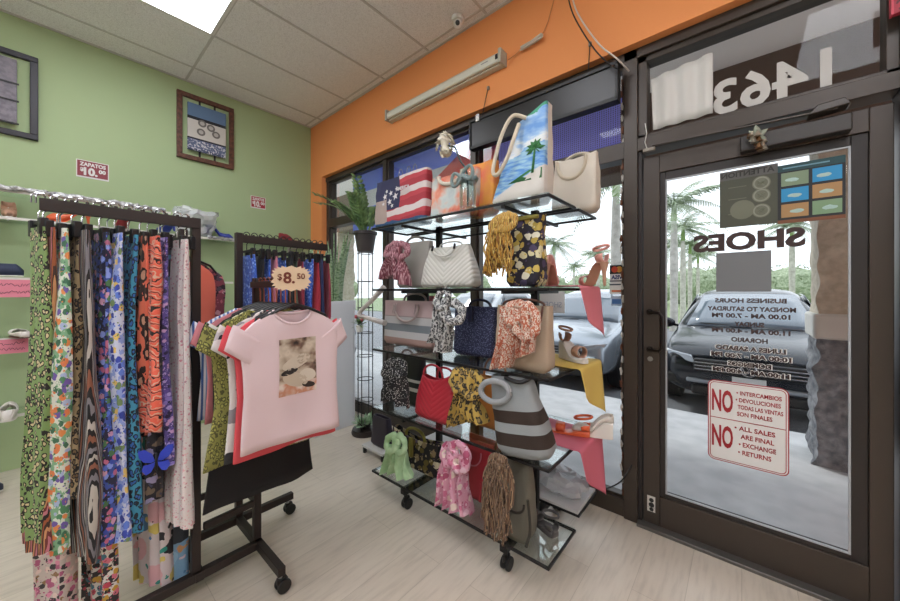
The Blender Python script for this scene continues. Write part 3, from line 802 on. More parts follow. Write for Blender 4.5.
# ============================================================ GREEN WALL
def wall_thing(name, label, cat, y, z, group=None):
    return E(name, label, cat, loc=(GX, y, z), rz=R(90), group=group)   # local x runs along the wall, -y into the room
FR_B = M('frame_black', '#2c2a33', .45); FR_W = M('frame_walnut', rough=.5, fn=mottle('#4a2c22', '#6d4534', 30))
def picture(label, y0, y1, z0, z1, fw, mat, panels, hang):
    w_ = (y1 - y0) / 2; h_ = (z1 - z0) / 2
    t = wall_thing('framed_picture', label, 'picture', (y0 + y1) / 2, (z0 + z1) / 2)
    b = MB()
    b.box(-w_, w_, -.03, -.002, h_ - fw, h_).box(-w_, w_, -.03, -.002, -h_, -h_ + fw).box(-w_, -w_ + fw, -.03, -.002, -h_ + fw, h_ - fw).box(w_ - fw, w_, -.03, -.002, -h_ + fw, h_ - fw)
    b.build('frame', mat, t, bevel=.004)
    b = MB()
    for x in hang: b.box(x - .008, x + .008, -.022, -.012, -h_ + fw - .01, h_ - fw + .01)
    b.build('hanging_strap', BLKPL, t, smooth=False)
    return t
def art_fn(k):
    z = k.xyz(k.co(), 2)
    t = k.n('ShaderNodeMapRange', ins={0: z, 1: -.235, 2: .235}).outputs[0]
    nz = k.noise(k.co((1, 1, 1)), 60, 3)
    base = k.ramp(t, [(0, '#3f4a63'), (.04, '#5b6582'), (.24, '#23242a'), (.27, '#c9c5bd'), (.66, '#1f2126'), (.72, '#5d7796')])
    low = k.math('MULTIPLY', k.math('LESS_THAN', t, .23), k.math('GREATER_THAN', nz, .54))
    return k.mix(low, base, '#c3c3cb')
t = picture('walnut picture frame round a small blue and white canvas on the green wall', .788, 1.28, 2.675, 3.335, .045, FR_W, None, (-.06, .07))
MB().box(-.165, .165, -.045, -.028, -.235, .235).build('canvas', M('art_canvas', rough=.8, fn=art_fn), t, bevel=.003)
for x, z in ((-.045, .055), (.03, .035), (-.055, -.035), (.075, -.02)):
    MB().tube([(x, -.0475, z), (x, -.0448, z)], .036, 20).build('spiral_motif', M('motif_grey', '#6f6a66', .8), t)
    MB().tube([(x, -.0485, z), (x, -.0448, z)], .020, 16).build('motif_centre', M('motif_light', '#b1aca5', .8), t)
t = picture('black picture frame round a grey three panel picture at left edge', -.76, -.0736, 2.535, 3.18, .042, FR_B, None, ())
MB().box(-.24, .24, -.04, -.012, -.235, .25).build('canvas', M('art_grey', rough=.8, fn=mottle('#77727c', '#8f8a92', 40)), t, bevel=.003)
for z in (-.13, .0, .13): MB().box(-.17, .16, -.045, -.04, z - .057, z + .057).build('print', M('art_white', '#c5c6cb', .7), t, smooth=False)
b = MB()
for z in (-.065, .066, -.235): b.box(-.25, .25, -.047, -.038, z - .005, z + .005)
b.build('bar', BLKPL, t, smooth=False)

MAROON = M('sale_maroon', '#8c3a44', .6); MARL = M('sale_red', '#a82f3b', .6)
for (lab, y0, y1, z0, z1, m) in (('larger maroon ZAPATOS 10.00 price sign on the green wall, left', .1265, .32, 2.315, 2.462, MAROON), ('small red ZAPATOS 10.00 price sign low on the green wall near corner', 1.454, 1.612, 2.305, 2.442, MARL)):
    t = wall_thing('price_sign', lab, 'sign', (y0 + y1) / 2, (z0 + z1) / 2); w_ = (y1 - y0) / 2; h_ = (z1 - z0) / 2
    MB().box(-w_, w_, -.003, 0, -h_, h_).build('board', SIGNW, t, smooth=False)
    MB().box(-w_ + .006, w_ - .006, -.004, -.003, -h_ + .012, h_ - .006).build('panel', m, t, smooth=False)
    text('ZAPATOS', .042, SIGNW, t, loc=(0, -.0048, h_ * .52), bold=.04, width=w_ * 1.6)
    text('$', .04, SIGNW, t, loc=(-w_ * .66, -.0048, -h_ * .1), bold=.04)
    text('10.', .085, SIGNW, t, loc=(-w_ * .13, -.0048, -h_ * .3), bold=.05, width=w_ * .85)
    text('00', .042, SIGNW, t, loc=(w_ * .58, -.0048, -h_ * .08), bold=.05)

# ---- glass wall shelves
SHW = M('shelf_white_edge', '#dcd9d2', .45)
def shelf(label, z, y0, y1, x1=-3.95):
    t = E('wall_shelf', label, 'shelf', loc=(GX, (y0 + y1) / 2, z)); L = (y1 - y0) / 2; d = x1 - GX
    MB().box(0.0, d - .004, -L, L, -.008, 0).build('glass', SHELFGLASS, t, smooth=False)
    MB().box(d - .006, d + .006, -L, L, -.016, .004).build('front_edge', SHW, t, bevel=.002)
    for k in range(3):
        y = -L * .9 + k * L * .9; b = MB(); b.bar((.001, y, -.014), (d * .8, y, -.012), .02, .012); b.box(0, .012, y - .015, y + .015, -.05, 0); b.build('bracket', WHITEPL, t, bevel=.002)
    return t
shelf('topmost glass shelf on green wall, edged with silver foil', 2.075, -1.4, .70)
shelf('long glass shelf on green wall above the navy loafer', 1.88, -1.4, 2.05)
shelf('glass shelf on green wall carrying the navy loafer', 1.45, -1.4, 1.2)
shelf('glass shelf on green wall carrying the white ballet flat', 1.02, -1.4, 1.2)
shelf('lowest glass shelf on green wall carrying a white shoe', .47, -1.4, 1.2)
def foil(k): return k.ramp(k.noise(k.co(), 40, 3), [(.3, '#8e8e94'), (.7, '#e8e8ea')], 'LINEAR')
FOIL = M('silver_foil', rough=.28, metal=.7, fn=foil, bump=(90, .8, .01))
def garland(label, y0, y1, z, r, n):
    rr = random.Random(int(z * 100)); pts = []; rad = []
    for i in range(n):
        f = i / (n - 1); pts.append(Vector((-3.935 + rr.uniform(-.006, .006), y0 + (y1 - y0) * f, z + rr.uniform(-.005, .005)))); rad.append(r * rr.uniform(.7, 1.25))
    b = MB().tube(pts, rad, 10); b.jitter(.008, 45, 2)
    o = b.build('foil_trim', FOIL, sharp=20); tag(o, label, 'trim')
garland('crumpled silver foil trim along the topmost shelf edge', -1.4, .66, 2.085, .021, 90)
garland('thin white foil trim on the shelf edge near the window corner', .98, 2.0, 1.885, .014, 50)
PLASTIC = M('clear_plastic', '#dfe2e6', .2, spec=.7, alpha=.55)
b = MB().ball((0, 0, .15), (.14, .20, .14), 30, 18, .10, 9, 4); b.jitter(.03, 22, 3)
b.v = [Vector((p.x, p.y, max(p.z, 0.004))) for p in b.v]
o = b.build('plastic_bundle', PLASTIC, loc=(-4.05, .90, 1.885), sharp=15); tag(o, 'crumpled clear plastic bundle on the wall shelf above the rack corner', 'plastic wrap')

# ---------------------------------------------------------------- shoes
def shoe(name, label, mat, loc, rz, L=.23, heel=.0, wedge=False, open_=.35, side=.045, hw=.038, strap=False, solem=None, vamp=1.0, group=None, plat=0.0, rx=0):
    t = E(name, label, 'shoe', loc=loc, rz=rz, group=group)
    solem = solem or mat; S = 15; st = []
    for i in range(S):
        s = i / (S - 1)
        zs = plat + heel * (0 if s < .32 else (1 - math.cos(PI * min((s - .32) / .5, 1))) / 2)
        w_ = hw * (.35 + .65 * math.sin(PI * min(1, .18 + s * .55))) * (1 - .28 * max(0, s - .35)) * (1 if s < .95 else .8)
        if s < .1: w_ *= .55 + 4.5 * s
        st.append((s * L, zs, w_, s))
    b = MB()
    b.loft([[Vector((x, w_ * c, zs + dz)) for c, dz in ((-1, 0), (-.6, -.002), (.6, -.002), (1, 0), (.8, .006), (-.8, .006))] for x, zs, w_, s in st]); 
    b.build('sole', solem, t)
    rings = []
    for x, zs, w_, s in st:
        A = PI if s < open_ * vamp else max(PI * .55, PI * (1 - (s - open_ * vamp) * 3.0))
        if s > .85: A = max(A, PI * .62)
        hh = side * (1.0 if s < .6 else 1 + .5 * (s - .6)) * (1 if s > .12 else .5 + 4 * s)
        rings.append([Vector((x, w_ * math.sin(a), zs + .004 + hh * (1 - math.cos(a)) / 2)) for a in [A * (2 * j / 14 - 1) for j in range(15)]])
    if strap:   # sandal: toe band and ankle band only
        MB().loft(rings[2:6], closed=False).build('toe_band', mat, t, solid=.003)
        x, zs, w_, s = st[-3]
        bb = []
        for j in range(20):
            a = 2 * PI * j / 19; bb.append((x - .005 + .045 * math.cos(a), .03 * math.sin(a), zs + .075 + .008 * math.cos(a)))
        MB().tube(bb, .0045, 6, flat=1.6).build('ankle_strap', mat, t)
        MB().loft(rings[-4:], closed=False).build('heel_cup', mat, t, solid=.003)
    else:
        MB().loft(rings, closed=False).build('upper', mat, t, solid=.003)
        x = L * .985; zz = st[-1][1]
        MB().loft([[Vector((L - .012 + .014 * math.cos(a) * (1 - abs(a) / 3), w_ * 1.0 * math.sin(a), zz + k)) for a in [-1.6 + 3.2 * j / 8 for j in range(9)]] for k in (.003, .02, side * .85)], closed=False).build('counter', mat, t, solid=.003)
    if heel > .01:
        zz = st[-2][1]
        if wedge:
            MB().loft([[Vector((x, w_ * .95, plat + .0)), Vector((x, -w_ * .95, plat)), Vector((x, -w_ * .97, zs)), Vector((x, w_ * .97, zs))] for x, zs, w_, s in st[4:]]).build('wedge', solem, t)
            if plat: MB().loft([[Vector((x, w_, 0)), Vector((x, -w_, 0)), Vector((x, -w_, plat)), Vector((x, w_, plat))] for x, zs, w_, s in st]).build('platform', solem, t)
        else:
            MB().tube([(L * .95, 0, zz + .002), (L * .95, 0, zz * .6), (L * .97, 0, 0)], [.022, .010, .006], 12).build('heel', solem, t)
    return t
NAVY = M('shoe_navy', '#2b3550', .6); WSH = M('shoe_white', '#e2ddd6', .5); BEIGE = M('shoe_beige', '#b98d75', .55); BROWN = M('shoe_brown', '#5a3b2c', .6)
BLUESH = M('shoe_blue', '#22389a', .35); REDSH = M('shoe_red', '#8e2530', .4); PINKSH = M('shoe_pink', '#d99b8f', .35); CORALSH = M('shoe_coral', '#e0683f', .4)
shoe('high_heel', 'beige and white heel on the shelf at the left edge, above the loafer', BEIGE, (-3.97, -.2, 1.886), R(185), heel=.09, side=.06, solem=WSH)
shoe('loafer', 'navy loafer with white sole on the left wall shelf', NAVY, (-3.99, -.14, 1.458), R(-98), side=.085, open_=.55, hw=.042, solem=WSH, plat=.006, L=.24)
shoe('ballet_flat', 'white ballet flat with brown lining on the left wall shelf', WSH, (-3.99, -.18, 1.028), R(15), side=.05, solem=BROWN, hw=.045, plat=.004)
shoe('white_shoe', 'white slip-on shoe on the lowest left wall shelf', WSH, (-3.98, -.20, .478), R(0), side=.09, open_=.5, hw=.045)
shoe('slipper', 'dark blue slipper on the floor at the left edge', NAVY, (-3.80, -.22, .0), R(-80), side=.07, open_=.5, hw=.05, solem=WSH, L=.27, plat=.012)
shoe('red_sandal', 'small red heel on the wall shelf above the patterned trousers', REDSH, (-4.0, .36, 1.886), R(10), heel=.07)
shoe('blue_sandal', 'small blue heel on the wall shelf left of plastic bundle', BLUESH, (-4.0, .62, 1.886), R(20), heel=.06)
shoe('stiletto', 'bright blue stiletto on the wall shelf right of the plastic bundle', BLUESH, (-4.02, 1.22, 1.886), R(-115), heel=.11, side=.06)
shoe('maroon_heel', 'dark maroon heel on the wall shelf beside the orange corner, left one', REDSH, (-4.0, 1.92, 1.886), R(-100), heel=.08, side=.07)
shoe('maroon_heel', 'dark maroon heel at the very end of the wall shelf', REDSH, (-4.07, 2.0, 1.886), R(-100), heel=.08, side=.08)
shoe('coral_pump', 'coral orange pump on the wall shelf behind the trouser rail end', CORALSH, (-3.97, -.03, 1.886), R(100), heel=.09, side=.06)

PINKC = M('pink_card', '#e58a9c', .7); INK = M('card_ink', '#5a3a4a', .7)
for (lab, y, z, w_, h_) in (('pink handwritten price card under the navy loafer shelf', -.175, 1.375, .18, .125), ('pink handwritten price card under the white ballet flat shelf', -.20, .965, .17, .10)):
    t = E('price_card', lab, 'price card', loc=(-3.93, y, z), rz=R(90))
    MB().box(-w_ / 2, w_ / 2, -.0015, 0, -h_ / 2, h_ / 2).build('card', PINKC, t, smooth=False)
    rr = random.Random(int(z * 100)); b = MB()
    for r_ in range(2):
        pts = [Vector((-w_ * .4 + i * w_ * .8 / 22, -.0025, h_ * (.2 - .4 * r_) + rr.uniform(-.012, .012))) for i in range(23)]
        b.tube(pts, .0016, 5)
    b.build('handwriting', INK, t)
    
# ============================================================ PLANTERS AND PLANTS BY THE WINDOW
PANEL = M('planter_white', '#e6e9ee', .5)
t = E('planter_box', 'tall white planter box standing by the window corner', 'planter', loc=(-3.42, 1.79, 0))
b = MB(); L = .42; D = .22
b.box(-L, L, -D, -D + .02, 0, 1.26).box(-L, L, D - .02, D, 0, 1.26).box(-L, -L + .02, -D + .02, D - .02, 0, 1.26).box(L - .02, L, -D + .02, D - .02, 0, 1.26)
b.build('panel', PANEL, t, bevel=.004)
MB().box(-L + .02, L - .02, -D + .02, D - .02, 1.16, 1.19).build('soil', M('soil', '#3c2c22', .95, bump=(60, 1)), t, smooth=False)
def snake_fn(k):
    v = k.co((1, 1, 3)); n = k.noise(v, 14, 3)
    return k.ramp(n, [(.35, '#628457'), (.5, '#aac09c'), (.62, '#6f9060')], 'LINEAR')
SNAKE = M('snake_leaf', rough=.45, fn=snake_fn)
rr = random.Random(8)
for j, (x, y, lab) in enumerate(((-3.14, 1.86, 'snake plant nearest the wire stand in the white planter box'), (-3.40, 1.80, 'snake plant nearest the orange corner in the white planter box'))):
    t = E('snake_plant', lab, 'plant', loc=(x, y, 1.19))
    for i in range(9):
        a = rr.uniform(0, 6.28); h_ = rr.uniform(.48, .80); w0 = rr.uniform(.025, .034); ln = rr.uniform(.02, .13); tw = rr.uniform(-.5, .5); cx, cy = .06 * math.cos(a), .05 * math.sin(a); base = rr.uniform(0, 3)
        rings = []
        for s in [0, .15, .3, .45, .6, .75, .88, 1]:
            w_ = w0 * (1 if s < .6 else max(.04, 1 - ((s - .6) / .4) ** 1.6)); c = Vector((cx + math.cos(a) * ln * s * s, cy + math.sin(a) * ln * s * s, h_ * s)); d = Vector((math.cos(base + tw * s), math.sin(base + tw * s), 0)); nrm = Vector((-d.y, d.x, 0))
            rings.append([c - d * w_ + nrm * .006, c, c + d * w_ + nrm * .006])
        MB().loft(rings, closed=False).build('leaf', SNAKE, t, solid=.004)

# wire stand and zz plant
q = (-2.74, 1.95)
t = E('plant_stand', 'tall black wire plant stand holding the potted plant by the window', 'plant stand', loc=(q[0], q[1], 0))
b = MB(); r_ = .075
for i in range(4):
    a = i * PI / 2 + .5; b.tube([(r_ * math.cos(a), r_ * math.sin(a), .05), (r_ * math.cos(a), r_ * math.sin(a), 1.73)], .0045, 6)
b.build('upright', BLACK, t)
for z in (.32, .52, .74, .96, 1.2, 1.45, 1.72):
    MB().tube([(r_ * math.cos(a), r_ * math.sin(a), z) for a in [2 * PI * i / 24 for i in range(25)]], .004, 6).build('ring', BLACK, t)
MB().lathe([(.001, 0), (.125, 0), (.13, .02), (.12, .05), (.001, .052)], n=28).build('base', M('stand_base', '#2c2422', .4), t)
LEAFD = M('zz_leaf', rough=.35, fn=mottle('#4a6d3e', '#86a56c', 9)); LEAFP = M('pale_leaf', rough=.5, fn=mottle('#7fa079', '#a9c2a0', 20)); POT = M('pot_dark', '#3a3434', .5)
t = E('zz_plant', 'arching green plant in a dark pot on top of the wire stand', 'potted plant', loc=(q[0], q[1], 1.735))
MB().lathe([(.001, 0), (.075, 0), (.10, .16), (.112, .165), (.112, .19), (.10, .19), (.095, .165), (.001, .15)], n=28).build('pot', POT, t)
rr = random.Random(21)
for i in range(9):
    a = [3.5, 4.0, 3.0, 5.2, 4.5, .4, 2.4, 3.4, 3.0][i]; L = [.66, .58, .62, .4, .38, .4, .45, .30, .50][i]; lean = [1.15, 1.0, .30, .7, .9, .7, .8, .6, .2][i]; pts = []
    for j in range(13):
        s = j / 12; ang = lean * (.35 + .9 * s); pts.append((pts[-1] if pts else Vector((.02 * math.cos(a), .02 * math.sin(a), .15))) + (Vector((math.cos(a) * math.sin(ang), math.sin(a) * math.sin(ang), math.cos(ang))) * L / 12 if j else Vector()))
    b = MB().tube(pts, [.010 * (1 - .75 * j / 12) for j in range(13)], 6)
    for j in range(3, 13):
        d = (pts[j] - pts[j - 1]).normalized(); sd = d.cross(Vector((0, 0, 1)) if abs(d.z) < .95 else Vector((1, 0, 0))).normalized()
        for s in (-1, 1):
            dr = (sd * s * .8 + d * .6).normalized(); ll = .105 * (1 - .35 * abs(j - 7) / 6); nn = dr.cross(d).normalized(); wv = nn.cross(dr) * .021
            p = pts[j]; b.add([p, p + dr * ll * .35 + wv + nn * .004, p + dr * ll * .75 + wv * .7, p + dr * ll, p + dr * ll * .75 - wv * .7, p + dr * ll * .35 - wv + nn * .004], [(0, 1, 2, 3), (0, 3, 4, 5)])
    b.build('stem', LEAFD, t, solid=.0015)
t = E('small_plant', 'small pale green plant at the foot of the wire stand', 'potted plant', loc=(q[0] - .0, q[1] - .0, .052))
b = MB()
for i in range(60):
    a = rr.uniform(0, 6.28); el = rr.uniform(.1, 1.4); p = Vector((.03 * math.cos(a), .03 * math.sin(a), .03)); dr = Vector((math.cos(a) * math.cos(el), math.sin(a) * math.cos(el), math.sin(el))); L = rr.uniform(.08, .13); w_ = dr.cross(Vector((.1, .2, 1))).normalized() * .018
    b.add([p, p + dr * L * .5 + w_, p + dr * L, p + dr * L * .5 - w_], [(0, 1, 2, 3)])
b.build('leaves', LEAFP, t, solid=.0012)
MB().lathe([(.001, 0), (.05, 0), (.058, .05), (.001, .05)], n=20).build('pot', POT, t)
t = E('flower_sprig', 'small red flowered plant clipped to the wire stand ring', 'plant', loc=(q[0] + .04, q[1] - .09, 1.0))
b = MB()
for i in range(26):
    a = rr.uniform(0, 6.28); el = rr.uniform(-.5, 1.2); p = Vector((0, 0, .05)); dr = Vector((math.cos(a) * math.cos(el), math.sin(a) * math.cos(el), math.sin(el))); w_ = dr.cross(Vector((.1, .2, 1))).normalized() * .013
    b.add([p, p + dr * .045 + w_, p + dr * .085, p + dr * .045 - w_], [(0, 1, 2, 3)])
b.build('leaves', LEAFD, t, solid=.001)
for i in range(7):
    a = rr.uniform(0, 6.28); MB().ball((.035 * math.cos(a), .035 * math.sin(a), .09 + rr.uniform(0, .04)), .014, 8, 6, .004, 80, i).build('flower', M('flower_red', '#b0525a', .6), t)
MB().lathe([(.001, -.02), (.028, -.02), (.036, .04), (.001, .04)], n=16).build('cup', WHITEPL, t)
# ============================================================ FOUR-WAY GARMENT RACK
RK = DKBR
t = E('garment_rack', 'dark brown four-way garment rack on casters', 'clothes rack', loc=(-1.965, .54, 0))
rx, ry = -1.965, .54
def rp(x, y, z): return (x - rx, y - ry, z)
corners = [(-1.83, .41, 1.675), (-1.845, .665, 1.42), (-2.10, .665, 1.675), (-2.10, .42, 1.66)]
for x, y, h_ in corners:
    MB().box(x - rx - .0165, x - rx + .0165, y - ry - .0165, y - ry + .0165, .085, h_).build('post', RK, t, bevel=.002)
feet = [((-1.82, .68), (-1.82, -.06)), ((-2.115, .665), (-1.555, .665)), ((-2.10, .405), (-2.10, .96)), ((-1.80, .42), (-2.38, .42))]
cast = [(-1.82, -.03), (-1.575, .665), (-2.10, .93), (-2.35, .42)]
for (a, c), (cx, cy) in zip(feet, cast):
    MB().bar(rp(a[0], a[1], .102), rp(c[0], c[1], .102), .032, .038).build('foot', RK, t, bevel=.002)
    cs = E('caster'); cs.parent = t; cs.location = rp(cx, cy, 0)
    for s in (-1, 1): MB().tube([(s * .008, .012, .03), (s * .024, .012, .03)], .03, 20).build('wheel', BLKPL, cs, bevel=.004)
    MB().tube([(0, 0, .03), (0, 0, .088)], .009, 10).build('stem', STEEL, cs)
    MB().box(-.012, .012, -.015, .028, .035, .068).build('fork', BLKPL, cs, bevel=.006)
MB().bar(rp(-1.83, .44, .3), rp(-1.845, .65, .3), .02, .03).build('brace', RK, t, bevel=.002)
MB().bar(rp(-1.86, .665, .3), rp(-2.09, .665, .3), .02, .03).build('brace', RK, t, bevel=.002)
MB().bar(rp(-2.10, .65, .3), rp(-2.10, .43, .3), .02, .03).build('brace', RK, t, bevel=.002)
arms = [(rp(-1.82, .42, 1.65), rp(-1.82, -.03, 1.65)), (rp(-1.845, .645, 1.385), rp(-1.36, .645, 1.385)), (rp(-2.10, .665, 1.645), rp(-2.10, 1.19, 1.645)), (rp(-2.10, .42, 1.62), rp(-2.55, .42, 1.62))]
for i, (a, c) in enumerate(arms):
    b = MB().bar(a, c, .022, .042 if i != 1 else .03); 
    d = (Vector(c) - Vector(a)); n = int(d.length / .036)
    for k in range(1, n):
        p = Vector(a) + d * (k / n); b.bar(p + Vector((0, 0, .02)), p + Vector((0, 0, .028)), .012, .010)
    b.build('arm', RK, t, bevel=.0015)

CLIP = M('clip_black', '#17171a', .4)
def clip_hanger(label, loc, rz, w_=.16, drop=.09, top=.0, wire=CHROME, group=None):
    t = E('clip_hanger', label, 'hanger', loc=loc, rz=rz, group=group)   # local x along the hanger, origin on top of the rail
    pts = [(0, -.016, -.02)] + [(0, -.016 * math.cos(a), .0 + .016 * math.sin(a)) for a in [PI * i / 8 for i in range(9)]] + [(0, .014, -.03), (0, 0, -.052), (0, 0, -drop + .02)]
    MB().tube(pts, .0026, 6).build('hook', wire, t)
    MB().bar((-w_ / 2, 0, -drop + .015), (w_ / 2, 0, -drop + .015), .007, .012).build('bar', CLIP, t, bevel=.001)
    for s in (-1, 1): MB().box(s * w_ * .42 - .012, s * w_ * .42 + .012, -.011, .011, -drop - .03, -drop + .026).build('clip', CLIP, t, bevel=.003)
    return t

def drape_cloth(name, label, mat, loc, rz, w0, w1, th, L, seed, cat='trousers', group=None, folds=3, hem=.01, flare=1.0, sway=.01, split=False):
    """hanging folded cloth; local x = width, y = thickness, hangs down from z=0"""
    r = random.Random(seed); N = 44; Mz = 26; rings = []; ph = [r.uniform(0, 6.28) for _ in range(6)]
    for i in range(Mz + 1):
        s = i / Mz; z = -L * s; w_ = w0 + (w1 - w0) * min(1, s * 1.3) ; tt = th * (.35 + .65 * min(1, s * 4)) * (1 + .25 * math.sin(s * 7 + ph[0]) ) * (1 + (flare - 1) * s)
        dx = sway * math.sin(s * 5 + ph[1]); dy = sway * .6 * math.sin(s * 4 + ph[2]); ring = []
        for j in range(N):
            a = 2 * PI * j / N; cx = math.cos(a); sy = math.sin(a)
            x = w_ / 2 * math.copysign(abs(cx) ** .8, cx); y = tt / 2 * math.copysign(abs(sy) ** .55, sy)
            f = (.25 + .75 * s)
            y += f * th * .22 * math.sin(folds * PI * x / (w_ / 2 + .001) + ph[3] + 1.2 * s) 
            y += f * th * .12 * math.sin(folds * 2.3 * PI * x / (w_ / 2 + .001) + ph[4])
            x += f * .008 * math.sin(9 * s + ph[5])
            zz = z + (hem * math.sin(2 * a + ph[1]) * s if i == Mz else 0)
            q = Vector((x * 12, y * 12 + seed, zz * 5)); n_ = noise.noise(q) * .006 * f
            ring.append(Vector((x + dx + n_ * cx, y + dy + n_ * sy, zz)))
        rings.append(ring)
    o = MB().loft(rings).build(name, mat, None, loc=loc, rz=rz, sharp=70)
    return tag(o, label, cat, group)

CL = dict(rough=.75, sheen=.15, bump=(140, .2, .003))
pm = [
 M('green_leopard', fn=leopard('#7d9a5e', '#cdbd94', '#1d1a18', 92, (1, 1, .6)), **CL),
 M('rust_stripe', fn=stripes(['#1b1614', '#9a5330', '#3a2118', '#c08a5e', '#6d2f2a', '#b86f7a'], 22, 4), **CL),
 M('green_floral', fn=floral('#d7dccf', ['#4f8a5e', '#6d58a5', '#e08a4a', '#3e6d52', '#a9b8d8', '#dd7e4a'], 58, .5, (1, 1, .7), '#7fae86'), **CL),
 M('gold_leopard', fn=leopard('#a08c6a', '#6b553a', '#171413', 84, (1, 1, .6)), **CL),
 M('bw_wave', fn=stripes(['#121113', '#b9b4ac', '#1a1718', '#8a5640', '#141214', '#7d7a80'], 19, 5, (0, 0, 0), 1.5, .12), **CL),
 M('blue_floral', fn=floral('#23233f', ['#5a78d6', '#c9708f', '#4d7a4c', '#8fa3e8', '#d9a3bd', '#3f55b8'], 52, .5, (1, 1, .8), '#4258a8'), **CL),
 M('white_blue_floral', fn=floral('#c9cfe6', ['#3c4fb8', '#5f7fd8', '#6f8a5a', '#2f3f98', '#e3c36a'], 50, .48, (1, 1, .7), '#8ea2de'), **CL),
 M('teal_leopard', fn=leopard('#3f8fae', '#2e5fa8', '#14202c', 72, (1, 1, .6)), **CL),
 M('coral_print', fn=leopard('#e2745a', '#c99a80', '#2a1a18', 30, (1, 1, .6)), **CL),
 M('coral_stripe', fn=stripes(['#e8664f', '#ea7d66', '#1c1718', '#e0604a', '#d9b39a', '#e8664f'], 11, 9, (R(0), R(70), 0), 2, 1), **CL),
 M('violet_floral', fn=floral('#5a4a8f', ['#8f7cc8', '#b9a7e0', '#2b2446', '#6a55a8', '#c9a0c8'], 60, .5), **CL),
 M('white_sprig', fn=floral('#e0d6d4', ['#d58f9c', '#e3b3b8', '#b98f98', '#e0d6d4'], 62, .30), **CL),
]
names = ['green leopard print trousers at the near end of the trouser rail', 'rust and black zebra striped trousers second from the rail end', 'green, orange and violet floral trousers on the trouser rail', 'gold leopard print trousers between the floral and wavy striped ones', 'black and grey wavy striped trousers with a wide hem', 'dark blue trousers with large blue and pink flowers', 'white trousers with blue flowers on the trouser rail', 'teal blue leopard print trousers on the trouser rail', 'coral animal print trousers on the trouser rail', 'short coral top with black streaks on the trouser rail', 'violet floral trousers near the rack post', 'long white trousers with pink sprigs beside the rack post']
spec = [ # px centre, X, width0, width1, thick, bottom py, hangs to
 (31, -1.80, .12, .15, .034, 551), (48, -1.82, .15, .19, .032, 560), (63, -1.80, .15, .20, .034, 556), (78, -1.82, .15, .17, .03, 500), (89, -1.79, .15, .24, .034, 562), (107, -1.81, .15, .20, .034, 548), (123, -1.79, .15, .19, .034, 546), (137, -1.81, .15, .18, .03, 540), (149, -1.82, .15, .18, .028, 440), (157, -1.78, .16, .21, .036, 432), (169, -1.80, .14, .19, .03, 470), (188, -1.78, .13, .22, .034, 527)]
for i, (px, X, w0, w1, th, pb) in enumerate(spec):
    y = P(px, 300, X=-1.70).y; zb = P(px, pb, X=-1.70).z; ang = R(13 + 1.5 * math.sin(i * 2.1))
    y = max(-.02, min(.36, y)) - .012
    clip_hanger('clip hanger holding the ' + names[i].split(' at ')[0].split(' on the ')[0], (-1.82, y, 1.672), ang, .12, .10 + .006 * (i % 3))
    drape_cloth('top' if i == 9 else 'trousers', names[i], pm[i], (X, y, 1.672 - .105), ang, w0 * .9, w1 * .84, th * 1.1, 1.672 - .105 - zb, 40 + i, 'top' if i == 9 else 'trousers', 'patterned clothes on the trouser rail', folds=2.2 + (i % 3))
# longer pieces seen below the front row
low = [(52, 640, M('pink_floral', fn=floral('#c9bcb4', ['#b05c7e', '#d98aa5', '#3a3436', '#e0c9c0', '#8f6f4a'], 46, .5), **CL), 'long pink floral trousers whose legs show below the zebra striped pair', 0.045),
       (101, 640, M('bright_floral', fn=floral('#e0ddd6', ['#c94a5e', '#e07a8f', '#2c2a2c', '#cfa03a', '#4a7a8f'], 42, .5, bg2='#3a3436'), **CL), 'long bright floral trousers whose legs show below the wavy striped pair', .045),
       (158, 602, M('cream_shapes', fn=floral('#d9cfd2', ['#2f8f86', '#20222c', '#d5c36a', '#e0b0b8', '#4a7fae'], 11, .5), **CL), 'cream trousers with large teal and black shapes beneath the coral top', .05),
       (182, 594, M('sky_shapes', fn=floral('#7aa3c4', ['#4f7fa8', '#d9c0c8', '#cf9a6a', '#2b3038', '#8fb6d0'], 10, .5), **CL), 'pale blue trousers with large shapes hanging nearest the rack post', .05)]
for i, (px, pb, m, lab, th) in enumerate(low):
    y = P(px, 300, X=-1.80).y; zb = max(.04, P(px, pb, X=-1.78).z)
    drape_cloth('trousers', lab, m, (-1.955, y, 1.56), R(20), .12, .19, th, 1.56 - zb, 80 + i, 'trousers', 'long trousers behind the front row')
    clip_hanger('clip hanger behind the row, holding the ' + lab.split(' trousers')[0] + ' pair', (-1.835, y + .018, 1.672), R(20), .10, .11)
DARKP = M('dark_print', fn=floral('#1d1b24', ['#3b3a55', '#6b5a4a', '#8f87a8', '#2b2430'], 24, .45), **CL)
o = drape_cloth('scarf', 'dark patterned scarf hanging under the coral top', DARKP, (-1.80, P(160, 300, X=-1.72).y, 1.15), R(-8), .12, .16, .04, .62, 99, 'scarf')
BFLY = M('butterfly_blue', '#2f45c4', .5)
b = MB()
for s in (-1, 1):
    up = [(.004, .0), (.012, .03), (.034, .052), (.052, .05), (.050, .026), (.036, .004), (.016, -.004)]
    lo = [(.004, -.004), (.018, -.008), (.036, -.008), (.042, -.026), (.030, -.046), (.016, -.040), (.006, -.02)]
    for poly in (up, lo):
        n = len(poly); b.add([(x_, s * y_, z_) for x_ in (0, .003) for y_, z_ in poly], [tuple(range(n)), tuple(range(2 * n - 1, n - 1, -1))] + [(j, (j + 1) % n, (j + 1) % n + n, j + n) for j in range(n)])
bo = b.build('butterfly_motif', BFLY, o, smooth=False); bo.location = (.086, 0, -.45)
bd = MB().tube([(.004, 0, -.035), (.004, 0, .03)], .004, 8).build('butterfly_body', BLKPL, bo)

